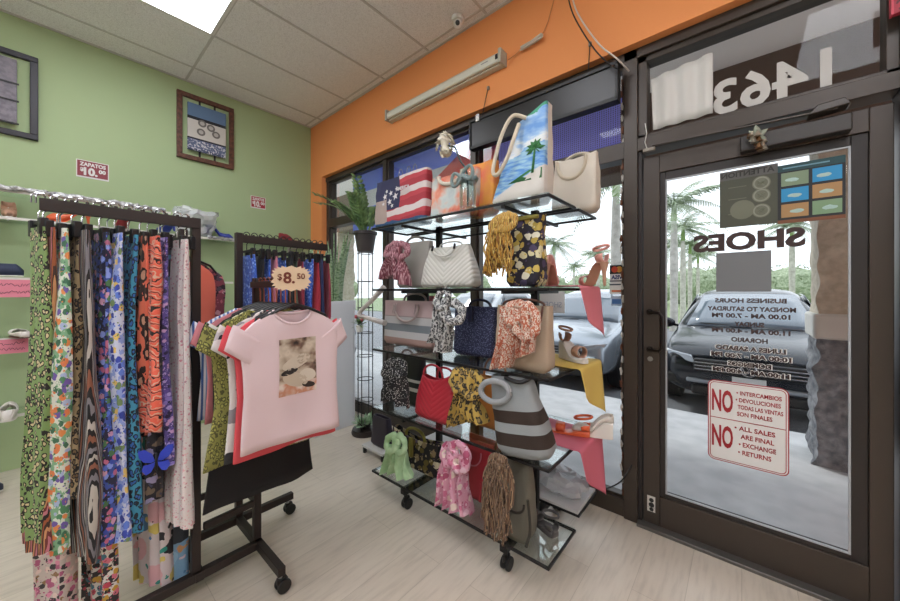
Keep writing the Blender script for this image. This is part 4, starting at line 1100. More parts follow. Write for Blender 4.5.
# ------------------------------------------------------------- T-shirts
def tshirt(name, label, mat, loc, rz, W=.47, L=.56, sleeve=True, seed=0, neckm=None, th=.05, group='T-shirts on the middle arm', hemw=None, flare=0, cat='T-shirt'):
    t = E(name, label, cat, loc=loc, rz=rz, group=group)
    r = random.Random(seed); ph = [r.uniform(0, 6.28) for _ in range(6)]; N = 48; hw = W / 2; hemw = hemw or hw
    rows = [(-L, hemw, th * .8), (-L * .82, (hemw + hw) / 2 * .98, th), (-L * .6, hw * .95, th), (-L * .42, hw * .97, th * .95), (-.17, hw, th * .9), (-.12, hw * .99, th * .85), (-.075, hw * .93, th * .75), (-.05, hw * .80, th * .66), (-.03, hw * .62, th * .58), (-.012, hw * .47, th * .54), (-.002, hw * .40, th * .52)]
    zs = []
    for i in range(len(rows) - 1):
        for k in range(3 if i < 5 else 2):
            f = k / (3 if i < 5 else 2); zs.append(tuple(a + (b_ - a) * f for a, b_ in zip(rows[i], rows[i + 1])))
    zs.append(rows[-1]); rings = []; nr = len(zs)
    for i, (z, w_, tt) in enumerate(zs):
        s = -z / L; ring = []
        for j in range(N):
            a = 2 * PI * j / N; cx, sy = math.cos(a), math.sin(a)
            x = w_ * math.copysign(abs(cx) ** .75, cx); y = tt / 2 * math.copysign(abs(sy) ** .6, sy)
            y += .011 * s * math.sin(16 * x + ph[0] + 1.5 * s) + .006 * s * math.sin(31 * x + ph[1])
            q = Vector((x * 7, y * 9 + seed, z * 6)); y += .010 * noise.noise(q)
            zz = z
            nk = max(0, 1 - (x / (hw * .46)) ** 2) ** .8; top = max(0, 1 - s / .22)
            if sy < 0: zz -= .062 * nk * top ** 2.2
            else: zz -= .018 * nk * top ** 2
            ring.append(Vector((x, y, zz)))
        rings.append(ring)
    body = MB().loft(rings, cap0=False, cap1=False).build('body', mat, t, solid=.002, sharp=80)
    rim = rings[-1]
    MB().tube(rim + [rim[0]], .006, 6, cap=False).build('collar', neckm or mat, t)
    if sleeve:
        for s in (-1, 1):
            sr = []
            for k in range(6):
                f = k / 5; c = Vector((s * (hw * .82 + .035 * f), .004 * math.sin(k), -.095 - .085 * f)); up = Vector((s * .72, 0, .55)).normalized()
                hgt = .072 - .006 * f; tk = th * (.42 - .08 * f)
                sr.append([c + up * hgt * math.cos(2 * PI * j / 20) + Vector((0, 1, 0)) * (tk * math.sin(2 * PI * j / 20) * (1 + .2 * math.sin(3 * f + seed))) for j in range(20)])
            MB().loft(sr, cap0=False, cap1=False).build('sleeve', mat, t, solid=.002)
    return t, body
HB = M('hanger_black', '#19191b', .4); COPPER = M('hook_copper', '#a8664e', .35, .7)
def shirt_hanger(label, loc, rz, w_=.30, hook=CHROME, hm=HB, h_=.140):
    t = E('shirt_hanger', label, 'hanger', loc=loc, rz=rz, group='hangers on the middle arm')   # origin on the rail top
    pts = [(-.0, -.015, -.015)] + [(0, -.015 * math.cos(a), .015 * math.sin(a)) for a in [PI * i / 8 for i in range(9)]] + [(0, .012, -.03), (0, 0, -.05), (0, 0, -h_ + .03)]
    MB().tube(pts, .003, 6).build('hook', hook, t)
    b = MB()
    for s in (-1, 1): b.tube([(0, 0, -h_ + .038), (s * .06, 0, -h_ + .02), (s * .13, 0, -h_ - .012), (s * w_ / 2, 0, -h_ - .052)], [.008, .008, .008, .007], 8, flat=.8)
    b.build('shoulder_bar', hm, t); return t
TS = dict(rough=.85, bump=(200, .12, .002))
PINK = M('tee_pink', '#dfc9ce', **TS)
sh = [ # X, y, z, mat, name, label, W, L, sleeve, kind, seed, hemw
 (-1.385, .637, 1.283, PINK, 't_shirt', 'pale pink T-shirt with a hat picture, front of the middle arm', .385, .53, True, 1, .195),
 (-1.43, .637, 1.280, M('tee_coral', '#d84f58', **TS), 't_shirt', 'coral red T-shirt directly behind the pale pink one', .40, .565, True, 2, .205),
 (-1.475, .635, 1.280, M('tee_white_print', fn=floral('#d9d4d2', ['#2b2a30', '#8f8a90', '#d9d4d2', '#b9b4b8'], 14, .42), **TS), 't_shirt', 'white T-shirt with grey curling print behind the coral one', .42, .575, True, 3, .22),
 (-1.52, .600, 1.280, M('tee_olive', fn=leopard('#8f8d4c', '#a8a65a', '#54532f', 80), **TS), 'blouse', 'olive spotted blouse with a long hem in the T-shirt row', .42, .60, True, 4, .24),
 (-1.565, .63, 1.280, M('tee_white', '#dcd9d6', **TS), 't_shirt', 'plain white T-shirt between the olive blouse and the green print top', .43, .52, True, 5, None),
 (-1.605, .63, 1.280, M('tee_green_print', fn=leopard('#6d8a5a', '#c9c5a8', '#20241f', 30), **TS), 't_shirt', 'green and black print T-shirt deep in the T-shirt row', .43, .5, True, 6, None),
 (-1.65, .628, 1.280, M('tee_black', '#141316', **TS), 'tunic', 'long black tunic whose hem hangs below all the T-shirts', .41, .83, True, 7, .235),
 (-1.70, .63, 1.280, M('tee_rose', '#c97d84', **TS), 't_shirt', 'dusty rose T-shirt behind the long black tunic', .44, .48, True, 8, None),
 (-1.745, .63, 1.280, M('tee_blue_stripe', fn=stripes(['#4a6aa8', '#dfe2ea', '#86a3d0', '#dfe2ea'], 10, .2), **TS), 't_shirt', 'white and blue striped T-shirt at the back of the T-shirt row', .46, .48, True, 9, None),
]
for X, y, z, m, nm, lab, W, L, sl, sd, hmw in sh:
    z += .0
    tee, body = tshirt(nm, lab, m, (X, y, z), R(90), W, L, sl, sd, th=.030 if sd > 1 else .034, hemw=hmw, cat='T-shirt' if nm == 't_shirt' else nm)
    shirt_hanger('black hanger inside the ' + lab.split(' with')[0].split(' directly')[0].split(' between')[0].split(' deep')[0].split(' whose')[0].split(' behind')[0].split(' at the')[0], (X, .645, 1.402), R(90), hook=COPPER)
    if sd == 1:
        def hat_fn(k):
            v = k.co(); d = k.distort(v, 9, .06)
            n = k.noise(d, 17, 2.5); c = k.ramp(n, [(.28, '#2a2422'), (.38, '#7a6254'), (.46, '#b5a592'), (.6, '#d5c9b8'), (.72, '#8f7a68')], 'LINEAR')
            lo = k.math('LESS_THAN', k.xyz(v, 2), -.295)
            return k.mix(lo, c, k.ramp(n, [(.3, '#d9cdc4'), (.5, '#c98a6d'), (.62, '#e0d5cc')], 'LINEAR'))
        pr = drape(MB().grid(lambda u, v: Vector((-.065 + .155 * u, 0, -.345 + .225 * v)), 16, 22), body, .0035)
        pr.build('picture_print', M('hat_photo', rough=.8, fn=hat_fn), tee)
        for cx, cz, a, b_, cm, rot in ((.005, -.215, .062, .024, '#cfc3b2', .3), (.035, -.205, .03, .022, '#b5a896', .2), (.0, -.285, .055, .028, '#c5b8a5', -.35), (.05, -.275, .036, .026, '#d6cdbf', -.1), (-.025, -.25, .035, .012, '#2b2422', .2), (.055, -.315, .028, .012, '#3a2e28', -.2)):
            e = MB().grid(lambda u, v: Vector((cx + math.cos(rot) * a * u_(u, v)[0] - math.sin(rot) * b_ * u_(u, v)[1], 0, cz + math.sin(rot) * a * u_(u, v)[0] + math.cos(rot) * b_ * u_(u, v)[1])), 8, 8)  if False else MB()
            n = 24; ring = [Vector((cx, -.0, cz))]
            vs = []; fs = []
            for q_ in range(4):
                for j in range(n):
                    an = 2 * PI * j / n; rr_ = (q_ + 1) / 4; x_ = a * rr_ * math.cos(an); z_ = b_ * rr_ * math.sin(an); vs.append(Vector((cx + x_ * math.cos(rot) - z_ * math.sin(rot), 0, cz + x_ * math.sin(rot) + z_ * math.cos(rot))))
            vs.append(Vector((cx, 0, cz)))
            for q_ in range(3):
                for j in range(n): fs.append((q_ * n + j, q_ * n + (j + 1) % n, (q_ + 1) * n + (j + 1) % n, (q_ + 1) * n + j))
            for j in range(n): fs.append((4 * n, j, (j + 1) % n))
            e.add(vs, fs); drape(e, body, .0048); e.build('printed_hat', M('hat_' + cm[1:], cm, .85, bump=(90, .3, .003)), tee)
# price sign on the arm
t = E('price_sign', 'cream starburst price sign reading $8.50 above the pale pink T-shirt', 'sign', loc=(P(292, 279, X=-1.37).x, P(292, 279, X=-1.37).y, P(292, 279, X=-1.37).z), rz=R(64))
t.location += Vector((.05, -.025, 0))
pts = []
for i in range(44):
    a = 2 * PI * i / 44; k_ = 1.0 if i % 2 else .84; pts.append((.072 * k_ * math.copysign(abs(math.cos(a)) ** .6, math.cos(a)), .050 * k_ * math.copysign(abs(math.sin(a)) ** .6, math.sin(a))))
MB().prism(pts, -.002, .0).build('card', M('star_cream', '#d9bfa0', .7), t, smooth=False)
BRNINK = M('brown_ink', '#6d2f22', .7)
text('$', .032, BRNINK, t, loc=(-.040, -.003, .004), bold=.02); text('8.', .058, BRNINK, t, loc=(-.008, -.003, .0), bold=.03); text('50', .030, BRNINK, t, loc=(.034, -.003, .008), bold=.02)
MB().tube([(0, .004, -.05), (0, .004, -.085)], .004, 6).build('clip', BLKPL, t)

# ------------------------------------------------------------- third arm: knit and denim trousers along the green wall side
KB = M('knit_blue', fn=floral('#2f57b8', ['#6f95e0', '#3c6ad0', '#8fb0ea', '#23479f'], 60, .45), **CL); KBK = M('knit_black', '#1a1a20', **CL); KM = M('knit_maroon', '#8c2b3f', **CL); KG = M('knit_green', '#4a5a4a', **CL); KP = M('knit_pink', '#c9788a', **CL); KR = M('knit_red', '#b02f3f', **CL); KD = M('knit_navy', '#2a3560', **CL)
arm3 = [(KB, 'blue patterned'), (KBK, 'black'), (KB, 'blue patterned'), (KP, 'dusty pink'), (KB, 'blue patterned'), (KBK, 'black'), (KG, 'grey green'), (KM, 'maroon'), (KB, 'bright blue patterned'), (KR, 'red'), (KD, 'navy'), (KM, 'dark maroon')]
ords = ['nearest its post', 'second from its post', 'third from its post', 'fourth from its post', 'fifth from its post', 'sixth from its post', 'seventh from its post', 'fifth from the far end', 'fourth from the far end', 'third from the far end', 'second from the far end', 'at the far end of the arm']
for i, (m, nm) in enumerate(arm3):
    y = .705 + i * .04; hgt = .62 + .05 * math.sin(i * 3)
    drape_cloth('trousers', nm + ' trousers on the green wall arm, ' + ords[i], m, (-2.10, y, 1.552), R(4 * math.sin(i * 1.7)), .22, .26, .03, hgt, 120 + i, 'trousers', 'trousers on the arm by the green wall')
    clip_hanger('black clip hanger on the green wall arm, ' + ords[i], (-2.10, y, 1.668), R(4 * math.sin(i * 1.7)), .22, .105, wire=CLIP, group='hangers on the green wall arm')
# fourth arm: sleeveless coral and floral tops
for i, (x, m, nm, L, W) in enumerate(((-2.17, M('tank_coral', '#ee7a62', **TS), 'sleeveless coral top behind the rack post', .75, .30), (-2.25, M('tank_floral', fn=floral('#8f4550', ['#c9707a', '#3a2a30', '#d9a0a5', '#5a4a55'], 26, .5), **TS), 'dusky floral top hanging behind the coral one', .6, .44), (-2.33, M('tank_white', '#d6d2cf', **TS), 'white top behind the dusky floral one', .55, .42), (-2.42, KB, 'blue patterned top at the back of the rear arm', .6, .46))):
    yy = .425
    tshirt('top', nm, m, (x, yy, 1.515), R(90), W, L, False, 30 + i, th=.035, group='tops on the rear arm', cat='top')
    shirt_hanger('black hanger inside the ' + nm.split(' behind')[0].split(' hanging')[0].split(' at the')[0], (x, .42, 1.643), R(90), w_=.32)
# ============================================================ GLASS SHELF DISPLAY
SX0, SX1, SY0, SYM, SYB0, SYB1 = -1.89, -.64, 1.40, 1.72, 1.76, 2.04
LV = [.15, .575, .97, 1.37, 1.78]
ox, oy = (SX0 + SX1) / 2, 1.74
t = E('display_rack', 'two-sided black metal display rack with glass shelves before the window', 'display rack', loc=(ox, oy, 0))
SL = (SX1 - SX0) / 2
for px_ in (-1.59, -.87):
    MB().box(px_ - ox - .02, px_ - ox + .02, -.015, .015, .10, 1.80).build('post', BLACK, t, bevel=.002)
    MB().bar((px_ - ox, -.335, .115), (px_ - ox, .31, .115), .04, .035).build('foot', BLACK, t, bevel=.003)
    for s in (-1, 1):
        cs = E('caster'); cs.parent = t; cs.location = (px_ - ox, -.31 if s < 0 else .29, 0)
        for k in (-1, 1): MB().tube([(k * .006, .012, .032), (k * .022, .012, .032)], .032, 20).build('wheel', BLKPL, cs, bevel=.004)
        MB().tube([(0, 0, .04), (0, 0, .10)], .011, 10).build('stem', BLACK, cs)
        MB().box(-.011, .011, -.016, .03, .04, .075).build('fork', BLACK, cs, bevel=.006)
for i, z in enumerate(LV):
    for (ya, yb) in ((SY0 - oy, SYM - oy), (SYB0 - oy, SYB1 - oy)):
        zz = z if not (i == 0 and ya > 0) else .20
        f = MB(); w_ = .010; th = .013
        f.box(-SL, SL, ya, ya + w_, zz - th, zz).box(-SL, SL, yb - w_, yb, zz - th, zz)
        for s in (-1, 1): f.box(s * SL - w_ / 2 , s * SL + w_ / 2, ya, yb, zz - th, zz)
        for px_ in (-1.59, -.87):
            f.bar((px_ - ox, ya, zz - th - .008), (px_ - ox, yb, zz - th - .008), .016, .016)
        fr = f.build('shelf_frame', BLACK, t, bevel=.0015)
        if not (i == 0 and ya > 0): MB().box(-SL + .001, SL - .001, ya + .001, yb - .001, zz, zz + .006).build('glass', SHELFGLASS, fr, smooth=False)
        else: MB().box(-SL + .002, SL - .002, ya + .002, yb - .002, zz, zz + .014).build('board', M('board_white', '#c9c6c4', .5), fr, bevel=.002)
LZ = [z + .0065 for z in LV]

# ------------------------------------------------ bag maker
FAB = dict(rough=.75, bump=(160, .2, .003))
def bag(name, label, mat, loc, rz=0, w=.3, h=.3, d=.12, wt=1.0, dt=.45, bulge=.0, shear=0.0, tilt=0.0, sag=.0, wr=.006, seed=0, lean=0, cat='bag', ex=.3, roundb=.02):
    t = E(name, label, cat, loc=loc, rz=rz)
    N = 56; K = 18; rings = []
    def ring(s, inset=0.0):
        zz = h * s; ww = w * (1 + (wt - 1) * s) * (1 + bulge * math.sin(PI * s)) / 2 - inset; dd = d * (1 + (dt - 1) * s) * (1 + bulge * 1.5 * math.sin(PI * s)) / 2 - inset
        rb = roundb * max(0, 1 - s / .08) if s < .08 else 0
        ww -= rb; dd -= rb * .6; out = []
        for j in range(N):
            a = 2 * PI * j / N; cx, sy = math.cos(a), math.sin(a)
            x = ww * math.copysign(abs(cx) ** ex, cx); y = dd * math.copysign(abs(sy) ** ex, sy)
            z2 = zz + s * s * (tilt * x / (w / 2) - sag * (1 - (x / (ww + 1e-6)) ** 2))
            q = Vector((x * 9, y * 9 + seed * 3, zz * 8)); n_ = noise.noise(q) * wr * (.3 + .7 * s) + noise.noise(q * 2.3) * wr * .4
            out.append(Vector((x + shear * s + n_ * cx * .5, y + n_ * (1 if sy > 0 else -1) + lean * s, z2)))
        return out
    for i in range(K + 1): rings.append(ring((i / K) ** .9))
    for s in (1.0, .9, .6): rings.append(ring(s, .006))
    body = MB().loft(rings, True, True).build('body', mat, t, sharp=75)
    return t, body
def handle(t, x0, x1, z0, rise, y, r, mat, n=20, ydrop=0, name='handle', flat=1.0, label=None, zx=0):
    pts = []
    for i in range(n + 1):
        a = PI * i / n; pts.append(Vector(((x0 + x1) / 2 - (x1 - x0) / 2 * math.cos(a), y + ydrop * math.sin(a), z0 + zx * i / n + rise * math.sin(a) ** .8)))
    pts = [pts[0] - Vector((0, 0, .04 if rise > 0 else -.0))] + pts + [pts[-1] - Vector((0, 0, .04 if rise > 0 else -.0))]
    return MB().tube(pts, r, 8, flat=flat).build(name, mat, t, label=label)
def span(l, r, Y): a = P(l, 300, Y=Y).x; b_ = P(r, 300, Y=Y).x; w_ = b_ - a; return (a + b_) / 2 - w_ * .045, w_ * .90
def zat(px, py, Y): return P(px, py, Y=Y).z

def cloth_mb(w0, w1, th, L, seed, folds=3, curve=(0, 0), point=0.0, N=40, Mz=20):
    r = random.Random(seed); ph = [r.uniform(0, 6.28) for _ in range(5)]; rings = []
    for i in range(Mz + 1):
        s = i / Mz; w_ = w0 + (w1 - w0) * min(1, s * 1.4); f = .35 + .65 * s; ring = []
        for j in range(N):
            a = 2 * PI * j / N; cx, sy = math.cos(a), math.sin(a)
            x = w_ / 2 * math.copysign(abs(cx) ** .8, cx); y = th / 2 * math.copysign(abs(sy) ** .6, sy) * .6
            y += f * th * .55 * math.sin(folds * PI * x / (w1 / 2 + .001) + ph[0] + s) + f * th * .25 * math.sin(folds * 2.1 * PI * x / (w1 / 2 + .001) + ph[1])
            z = -L * s + point * s * s * (x / (w1 / 2 + .001))
            q = Vector((x * 14, y * 14 + seed, z * 9)); y += noise.noise(q) * .006
            ring.append(Vector((x + curve[0] * s * s + .006 * math.sin(6 * s + ph[2]), y + curve[1] * s, z)))
        rings.append(ring)
    return MB().loft(rings)
def scarf(label, mat, loc, tails, loops=(), knot=.022, rz=0, cat='scarf', band=None):
    """tails: (dx, w0, w1, L, th, folds, curve, point); loops: (dx, dz, rx, rz, r)"""
    t = E('scarf', label, cat, loc=loc, rz=rz); k_ = 1.22; knot *= 1.1
    tails = [(a * k_, b_ * k_, c * k_, d * 1.12, e * 1.1, f, g, h) for a, b_, c, d, e, f, g, h in tails]; loops = [tuple(v * k_ for v in l) for l in loops]
    MB().ball((0, 0, 0), (knot * 1.1, knot, knot * 1.25), 18, 12, .012, 60, len(label)).build('knot', mat, t)
    for i, (dx, w0, w1, L, th, fo, cv, pt) in enumerate(tails):
        m = cloth_mb(w0, w1, th, L, len(label) + i * 7, fo, cv, pt); m.xf(Matrix.Translation((dx, -.006 * i, -.004))); m.build('tail', mat, t, sharp=75)
    for i, (dx, dz, rx_, rz_, r_) in enumerate(loops):
        pts = []; rad = []
        for k in range(25):
            a = 2 * PI * k / 24; pts.append(Vector((dx * .55 + (rx_) * math.cos(a + (0 if dx > 0 else PI) + PI), -.008 + .014 * math.sin(a), dz + rz_ * math.sin(a) - .12 * abs(dx) * (1 - math.cos(a))))); rad.append(r_ * (.75 + .3 * math.sin(a * 3 + i) ** 2))
        m = MB().tube(pts, rad, 12, flat=.75); m.jitter(.006, 50, i + 3); m.build('loop', mat, t, sharp=80)
    return t
def strands(t, mat, n, w_, L, seed, r_=.0045, x0=0, wav=.012, z0=0, depth=.03):
    rr = random.Random(seed); b = MB()
    for i in range(n):
        x = x0 + rr.uniform(-.5, .5) * w_; y = rr.uniform(-depth, 0); LL = L * rr.uniform(.7, 1.05); ph = rr.uniform(0, 6.28)
        b.tube([Vector((x * (.55 + .45 * min(1, s * 3)) + wav * math.sin(9 * s + ph), y + wav * .5 * math.sin(7 * s + ph * 2), z0 - LL * s)) for s in [k / 9 for k in range(10)]], r_, 5)
    o = b.build('fringe', mat, t, sharp=80); o['kind'] = 'stuff'; return o

# ---------------------------------------------------------------- TOP SHELF
z0 = LZ[4]; YF = 1.47
FL_NAVY = '#2a2c4e'; 
def flag_fn(k):
    v = k.distort(k.co(), 7, .05); x = k.xyz(v, 0); z = k.xyz(v, 2)
    st = k.ramp(k.math('FRACT', k.math('MULTIPLY', k.math('ADD', z, k.math('MULTIPLY', x, -.10)), 8.5)), [(0, '#a5333f'), (.36, '#b8404a'), (.62, '#d3c8c6')])
    canton = k.math('MULTIPLY', k.math('LESS_THAN', x, .02), k.math('GREATER_THAN', z, .12))
    c = k.mix(canton, st, FL_NAVY)
    pale = k.math('LESS_THAN', x, -.105)
    c2 = k.mix(k.math('MULTIPLY', pale, k.math('LESS_THAN', z, .2)), c, '#a9968f')
    return k.mix(k.math('LESS_THAN', z, .035), c2, '#31567f')
cx, w_ = span(371, 428, YF); h_ = zat(400, 172, YF) - z0
t, body = bag('tote_bag', 'stars and red white stripes tote bag at the left end of the top shelf', M('flag_cloth', fn=flag_fn, **FAB), (cx, YF + .07, z0), 0, w_, h_, .12, 1.0, .6, 0, sag=.01, wr=.012, seed=1)
STW = M('star_white', '#d6d2d6', .8)
rr = random.Random(2)
for sx, sz, sr in ((-.13, .22, .026), (-.07, .235, .022), (-.02, .205, .03), (-.075, .175, .026), (-.01, .255, .02), (-.115, .255, .016), (-.045, .145, .018), (-.14, .17, .016)):
    if sz > h_ - .02: sz = h_ - .035
    vs = []; n = 10
    for i in range(n): a = PI / 2 + .25 + 2 * PI * i / n; r_ = sr if i % 2 == 0 else sr * .42; vs.append(Vector((sx + r_ * math.cos(a), 0, sz + r_ * math.sin(a))))
    vs.append(Vector((sx, 0, sz))); m = MB().add(vs, [(i, (i + 1) % n, n) for i in range(n)]); drape(m, body, .003); m.build('star', STW, body)
for x in (-.02, .06, .12): handle(t, x - .02, x + .02, h_ - .01, .065, 0, .002, CHROME, name='handle')
text('AMERICA', .03, STW, t, loc=(.075, -.068, h_ * .69), bold=.03, width=.13)

def bloom(cols, bg, sc=14):
    def f(k):
        v = k.distort(k.co(), 10, .07); n = k.noise(v, sc, 2.5); c = k.ramp(n, [(i / len(cols) * .7 + .18, x) for i, x in enumerate(cols)], 'LINEAR'); return c
    return f
YF = 1.50
cx, w_ = span(427, 476, YF); h_ = zat(450, 170, YF) - z0
t, body = bag('tote_bag', 'pale grey tote with coral flowers next to the striped flag tote', M('coral_bloom', fn=bloom(['#d8d4cc', '#b9c3c4', '#c9cfcc', '#e5a28a', '#dd6f5a', '#e8b06a'], '#d8d4cc', 9), **FAB), (cx, YF + .07, z0), 0, w_ * 1.02, h_, .12, 1.0, .6, 0, sag=.02, wr=.012, seed=4)
handle(t, -.09, .09, h_ - .01, -.06, -.05, .012, CREAM, name='handle')
YF = 1.56
cx, w_ = span(464, 494, YF); h_ = zat(480, 160, YF) - z0
t, body = bag('tote_bag', 'coral and orange tote behind the glass jar on the top shelf', M('sunset_bloom', fn=bloom(['#e0605a', '#e57a5e', '#e6a045', '#e2665f'], '#e0605a', 6), **FAB), (cx, YF + .06, z0), 0, w_, h_, .10, 1.0, .5, 0, wr=.010, seed=5)
# jar with flower
q = P(466, 195, Y=1.43)
t = E('glass_jar', 'clear glass jar with a blue-grey tied ribbon on the top shelf', 'jar', loc=(q.x, 1.445, z0))
JG = glass_mat('jar_glass', '#f6faf9', .6)
MB().lathe([(.001, 0), (.042, 0), (.045, .02), (.045, .15), (.036, .19), (.04, .215), (.037, .215), (.033, .19), (.041, .15), (.041, .02), (.001, .01)], n=24).build('glass', JG, t)
m = MB().tube([(.046 * math.cos(a), .046 * math.sin(a), .165 + .008 * math.sin(3 * a)) for a in [2 * PI * i / 24 for i in range(25)]], .012, 8); m.jitter(.008, 60); m.build('ribbon', M('ribbon_greyblue', '#7f9090', .7), t)
b = MB()
for s in (-1, 1): b.tube([Vector((s * .07 * math.sin(PI * k / 12), -.05, .17 + s * .01 + .035 * math.sin(2 * PI * k / 12))) for k in range(13)], .009, 8)
b.build('bow', M('ribbon_greyblue'), t)
fp = [Vector((0, 0, .02)), Vector((-.005, 0, .2)), P(460, 160, Y=1.44) - t.location, P(455, 147, Y=1.44) - t.location]
t2 = E('artificial_flower', 'single white flower on a dark stem standing in the glass jar', 'flower', loc=t.location.copy())
MB().tube(bez(fp, 8), .005, 6).build('stem', M('stem_dark', '#3a4a4a', .6), t2)
c = P(445, 145, Y=1.44) - t.location; b = MB()
rr = random.Random(4)
for i in range(46):
    d = Vector((rr.gauss(0, 1), rr.gauss(0, .7), rr.gauss(0, 1))).normalized(); p = c + Vector((d.x * .038, d.y * .03, d.z * .05)); u = d.cross(Vector((.2, .3, 1))).normalized(); v_ = d.cross(u)
    s = .034; b.add([p - u * s * .6, p + d * s * .5 - v_ * s * .3, p + u * s * .6 + d * s * .4, p + d * s * .7 + v_ * s * .5], [(0, 1, 2, 3)])
b.tube([c + Vector((-.012, 0, .06)), c + Vector((.012, 0, -.06))], .022, 8); b.build('petals', M('petal_white', '#e0d8c6', .8), t2, solid=.0015)
MB().tube([fp[-1], c], .005, 6).build('neck', M('stem_dark'), t2)
# beach tote
def beach(k):
    v = k.co(); x = k.xyz(v, 0); z = k.xyz(v, 2); n = k.noise(k.co((1, 1, 2.2)), 9, 4)
    sky = k.ramp(n, [(.35, '#6f9fde'), (.5, '#a3c6ea'), (.6, '#e6e9ec')], 'LINEAR')
    h_ = k.math('ADD', k.math('ADD', z, k.math('MULTIPLY', x, -.35)), k.math('MULTIPLY', k.math('SUBTRACT', n, .5), .14))
    sea = k.ramp(k.noise(k.co((1, 1, 5)), 14, 3), [(.4, '#5f96da'), (.6, '#a3cde6')], 'LINEAR')
    c = k.mix(k.math('LESS_THAN', h_, .25), sky, sea)
    c = k.mix(k.math('LESS_THAN', k.math('ADD', z, k.math('MULTIPLY', x, -.45)), .095), c, '#d8d3cc')
    c = k.mix(k.math('GREATER_THAN', k.math('ADD', z, k.math('MULTIPLY', k.math('SUBTRACT', n, .5), .2)), .43), c, '#4a9a7c')
    return k.mix(k.math('GREATER_THAN', k.xyz(v, 1), -.02), c, '#d6cec2')
YF = 1.46
cx, w_ = span(488, 550, YF); h_ = zat(530, 96, YF) - z0; print('beach', w_, h_)
t, body = bag('beach_tote', 'large beach scene tote with a palm print, tallest bag on the top shelf', M('beach_print', fn=beach, **FAB), (cx - .015, YF + .09, z0), 0, w_, h_ * .90, .15, .46, .45, .03, shear=.085, tilt=.07, wr=.012, seed=8)
side = MB()
PG2 = M('palm_print', '#35713f', .8)
m = MB(); base = Vector((.10, 0, .13))
m.add([base + Vector((-.007, 0, 0)), base + Vector((.007, 0, 0)), base + Vector((.012, 0, .12)), base + Vector((.004, 0, .12))], [(0, 1, 2, 3)])
for a in range(9):
    an = R(-35 + a * 31); tip = base + Vector((.008 + .055 * math.cos(an), 0, .12 + .045 * math.sin(an))); mid = base + Vector((.008 + .03 * math.cos(an + .3), 0, .12 + .03 * math.sin(an + .3))); mi2 = base + Vector((.008 + .03 * math.cos(an - .3), 0, .12 + .03 * math.sin(an - .3)))
    m.add([base + Vector((.008, 0, .12)), mi2, tip, mid], [(0, 1, 2, 3)])
m.add([base + Vector((-.13, 0, -.03)), base + Vector((.045, 0, -.03)), base + Vector((.045, 0, .02)), base + Vector((-.02, 0, .018))], [(0, 1, 2, 3)])
drape(m, body, .003); m.build('palm_motif', PG2, body, solid=.001)
m = MB().tube(bez([P(x_, y_, Y=Y_) - t.location for x_, y_, Y_ in ((526, 118, 1.50), (513, 116, 1.47), (503, 132, 1.455), (496, 155, 1.445), (493, 172, 1.44), (498, 174, 1.44), (507, 158, 1.445), (514, 138, 1.46), (519, 124, 1.49))], 10), .010, 8); m.build('handle', M('rope_cream', '#cfc3ae', .8), t)
# canvas tote on the back shelf
YF = 1.84
cx, w_ = span(549, 600, YF); h_ = zat(575, 152, YF) - z0
t, body = bag('canvas_tote', 'plain cream canvas tote on the back half of the top shelf', CREAM, (cx, YF + .07, z0), 0, w_, h_, .13, .95, .5, 0, sag=.02, wr=.014, seed=9)
handle(t, -.09, .07, h_ - .02, -.11, -.045, .010, M('rope_cream'), name='handle'); handle(t, -.07, .08, h_ - .03, .05, .02, .010, M('rope_cream'), name='handle')

# ---------------------------------------------------------------- SHELF 4
z0 = LZ[3]
cx, w_ = span(396, 424, 1.52); h_ = zat(410, 241, 1.5) - z0
t, body = bag('handbag', 'pale grey handbag half hidden behind the maroon scarf', M('pale_grey_bag', '#a9a39d', .7), (cx, 1.58, z0), 0, w_ * 1.15, h_, .10, 1.12, .5, 0, seed=12)
handle(t, -.08, .08, h_ - .01, .05, 0, .008, M('pale_grey_bag'), name='handle')
q = P(397, 246, Y=1.43)
MAR = M('scarf_maroon', fn=stripes(['#7d3f4c', '#b98a92', '#6d3342', '#8f5360', '#c9a0a5', '#7d3f4c'], 22, 6), **CL)
scarf('maroon and pink streaked scarf tied on the handbag at the left of its shelf', MAR, q, [(-.03, .05, .10, .17, .05, 2, (-.03, 0), .02), (.02, .05, .09, .20, .05, 2, (.02, 0), -.03)], [(-.06, -.01, .045, .03, .02), (.07, -.02, .05, .035, .02)])
QW = M('quilt_white', '#cfcdc6', .5, bfn=quilt(55)); 
cx, w_ = span(416, 478, 1.46); h_ = zat(447, 244, 1.46) - z0
t, body = bag('handbag', 'white chevron quilted handbag in the middle of its shelf', QW, (cx, 1.53, z0), 0, w_ * .98, h_, .13, .70, .35, .07, sag=.008, wr=.004, seed=13, ex=.42)
handle(t, -.085, .085, h_ - .01, -.055, -.055, .0055, M('quilt_white_plain', '#cfcdc6', .5), name='handle'); handle(t, -.085, .085, h_ - .0, .025, .01, .0055, M('quilt_white_plain'), name='handle')
for x in (-.085, .085): MB().tube([(x, -.062, h_ - .03), (x, -.055, h_ + .0)], .007, 8).build('buckle', BLKPL, t)
cx, w_ = span(503, 541, 1.45); h_ = zat(522, 213, 1.45) - z0
FLY = M('black_yellow_floral', fn=floral('#231f2c', ['#c9b05a', '#d9d0a8', '#4a3f5f', '#b39a48', '#e0dcc8', '#2b2636'], 26, .5), **FAB)
t, body = bag('tote_bag', 'black tote with yellow and cream flowers beside the gold tasselled scarf', FLY, (cx, 1.52, z0), 0, w_, h_, .13, 1.0, .5, 0, sag=.015, wr=.01, seed=14)
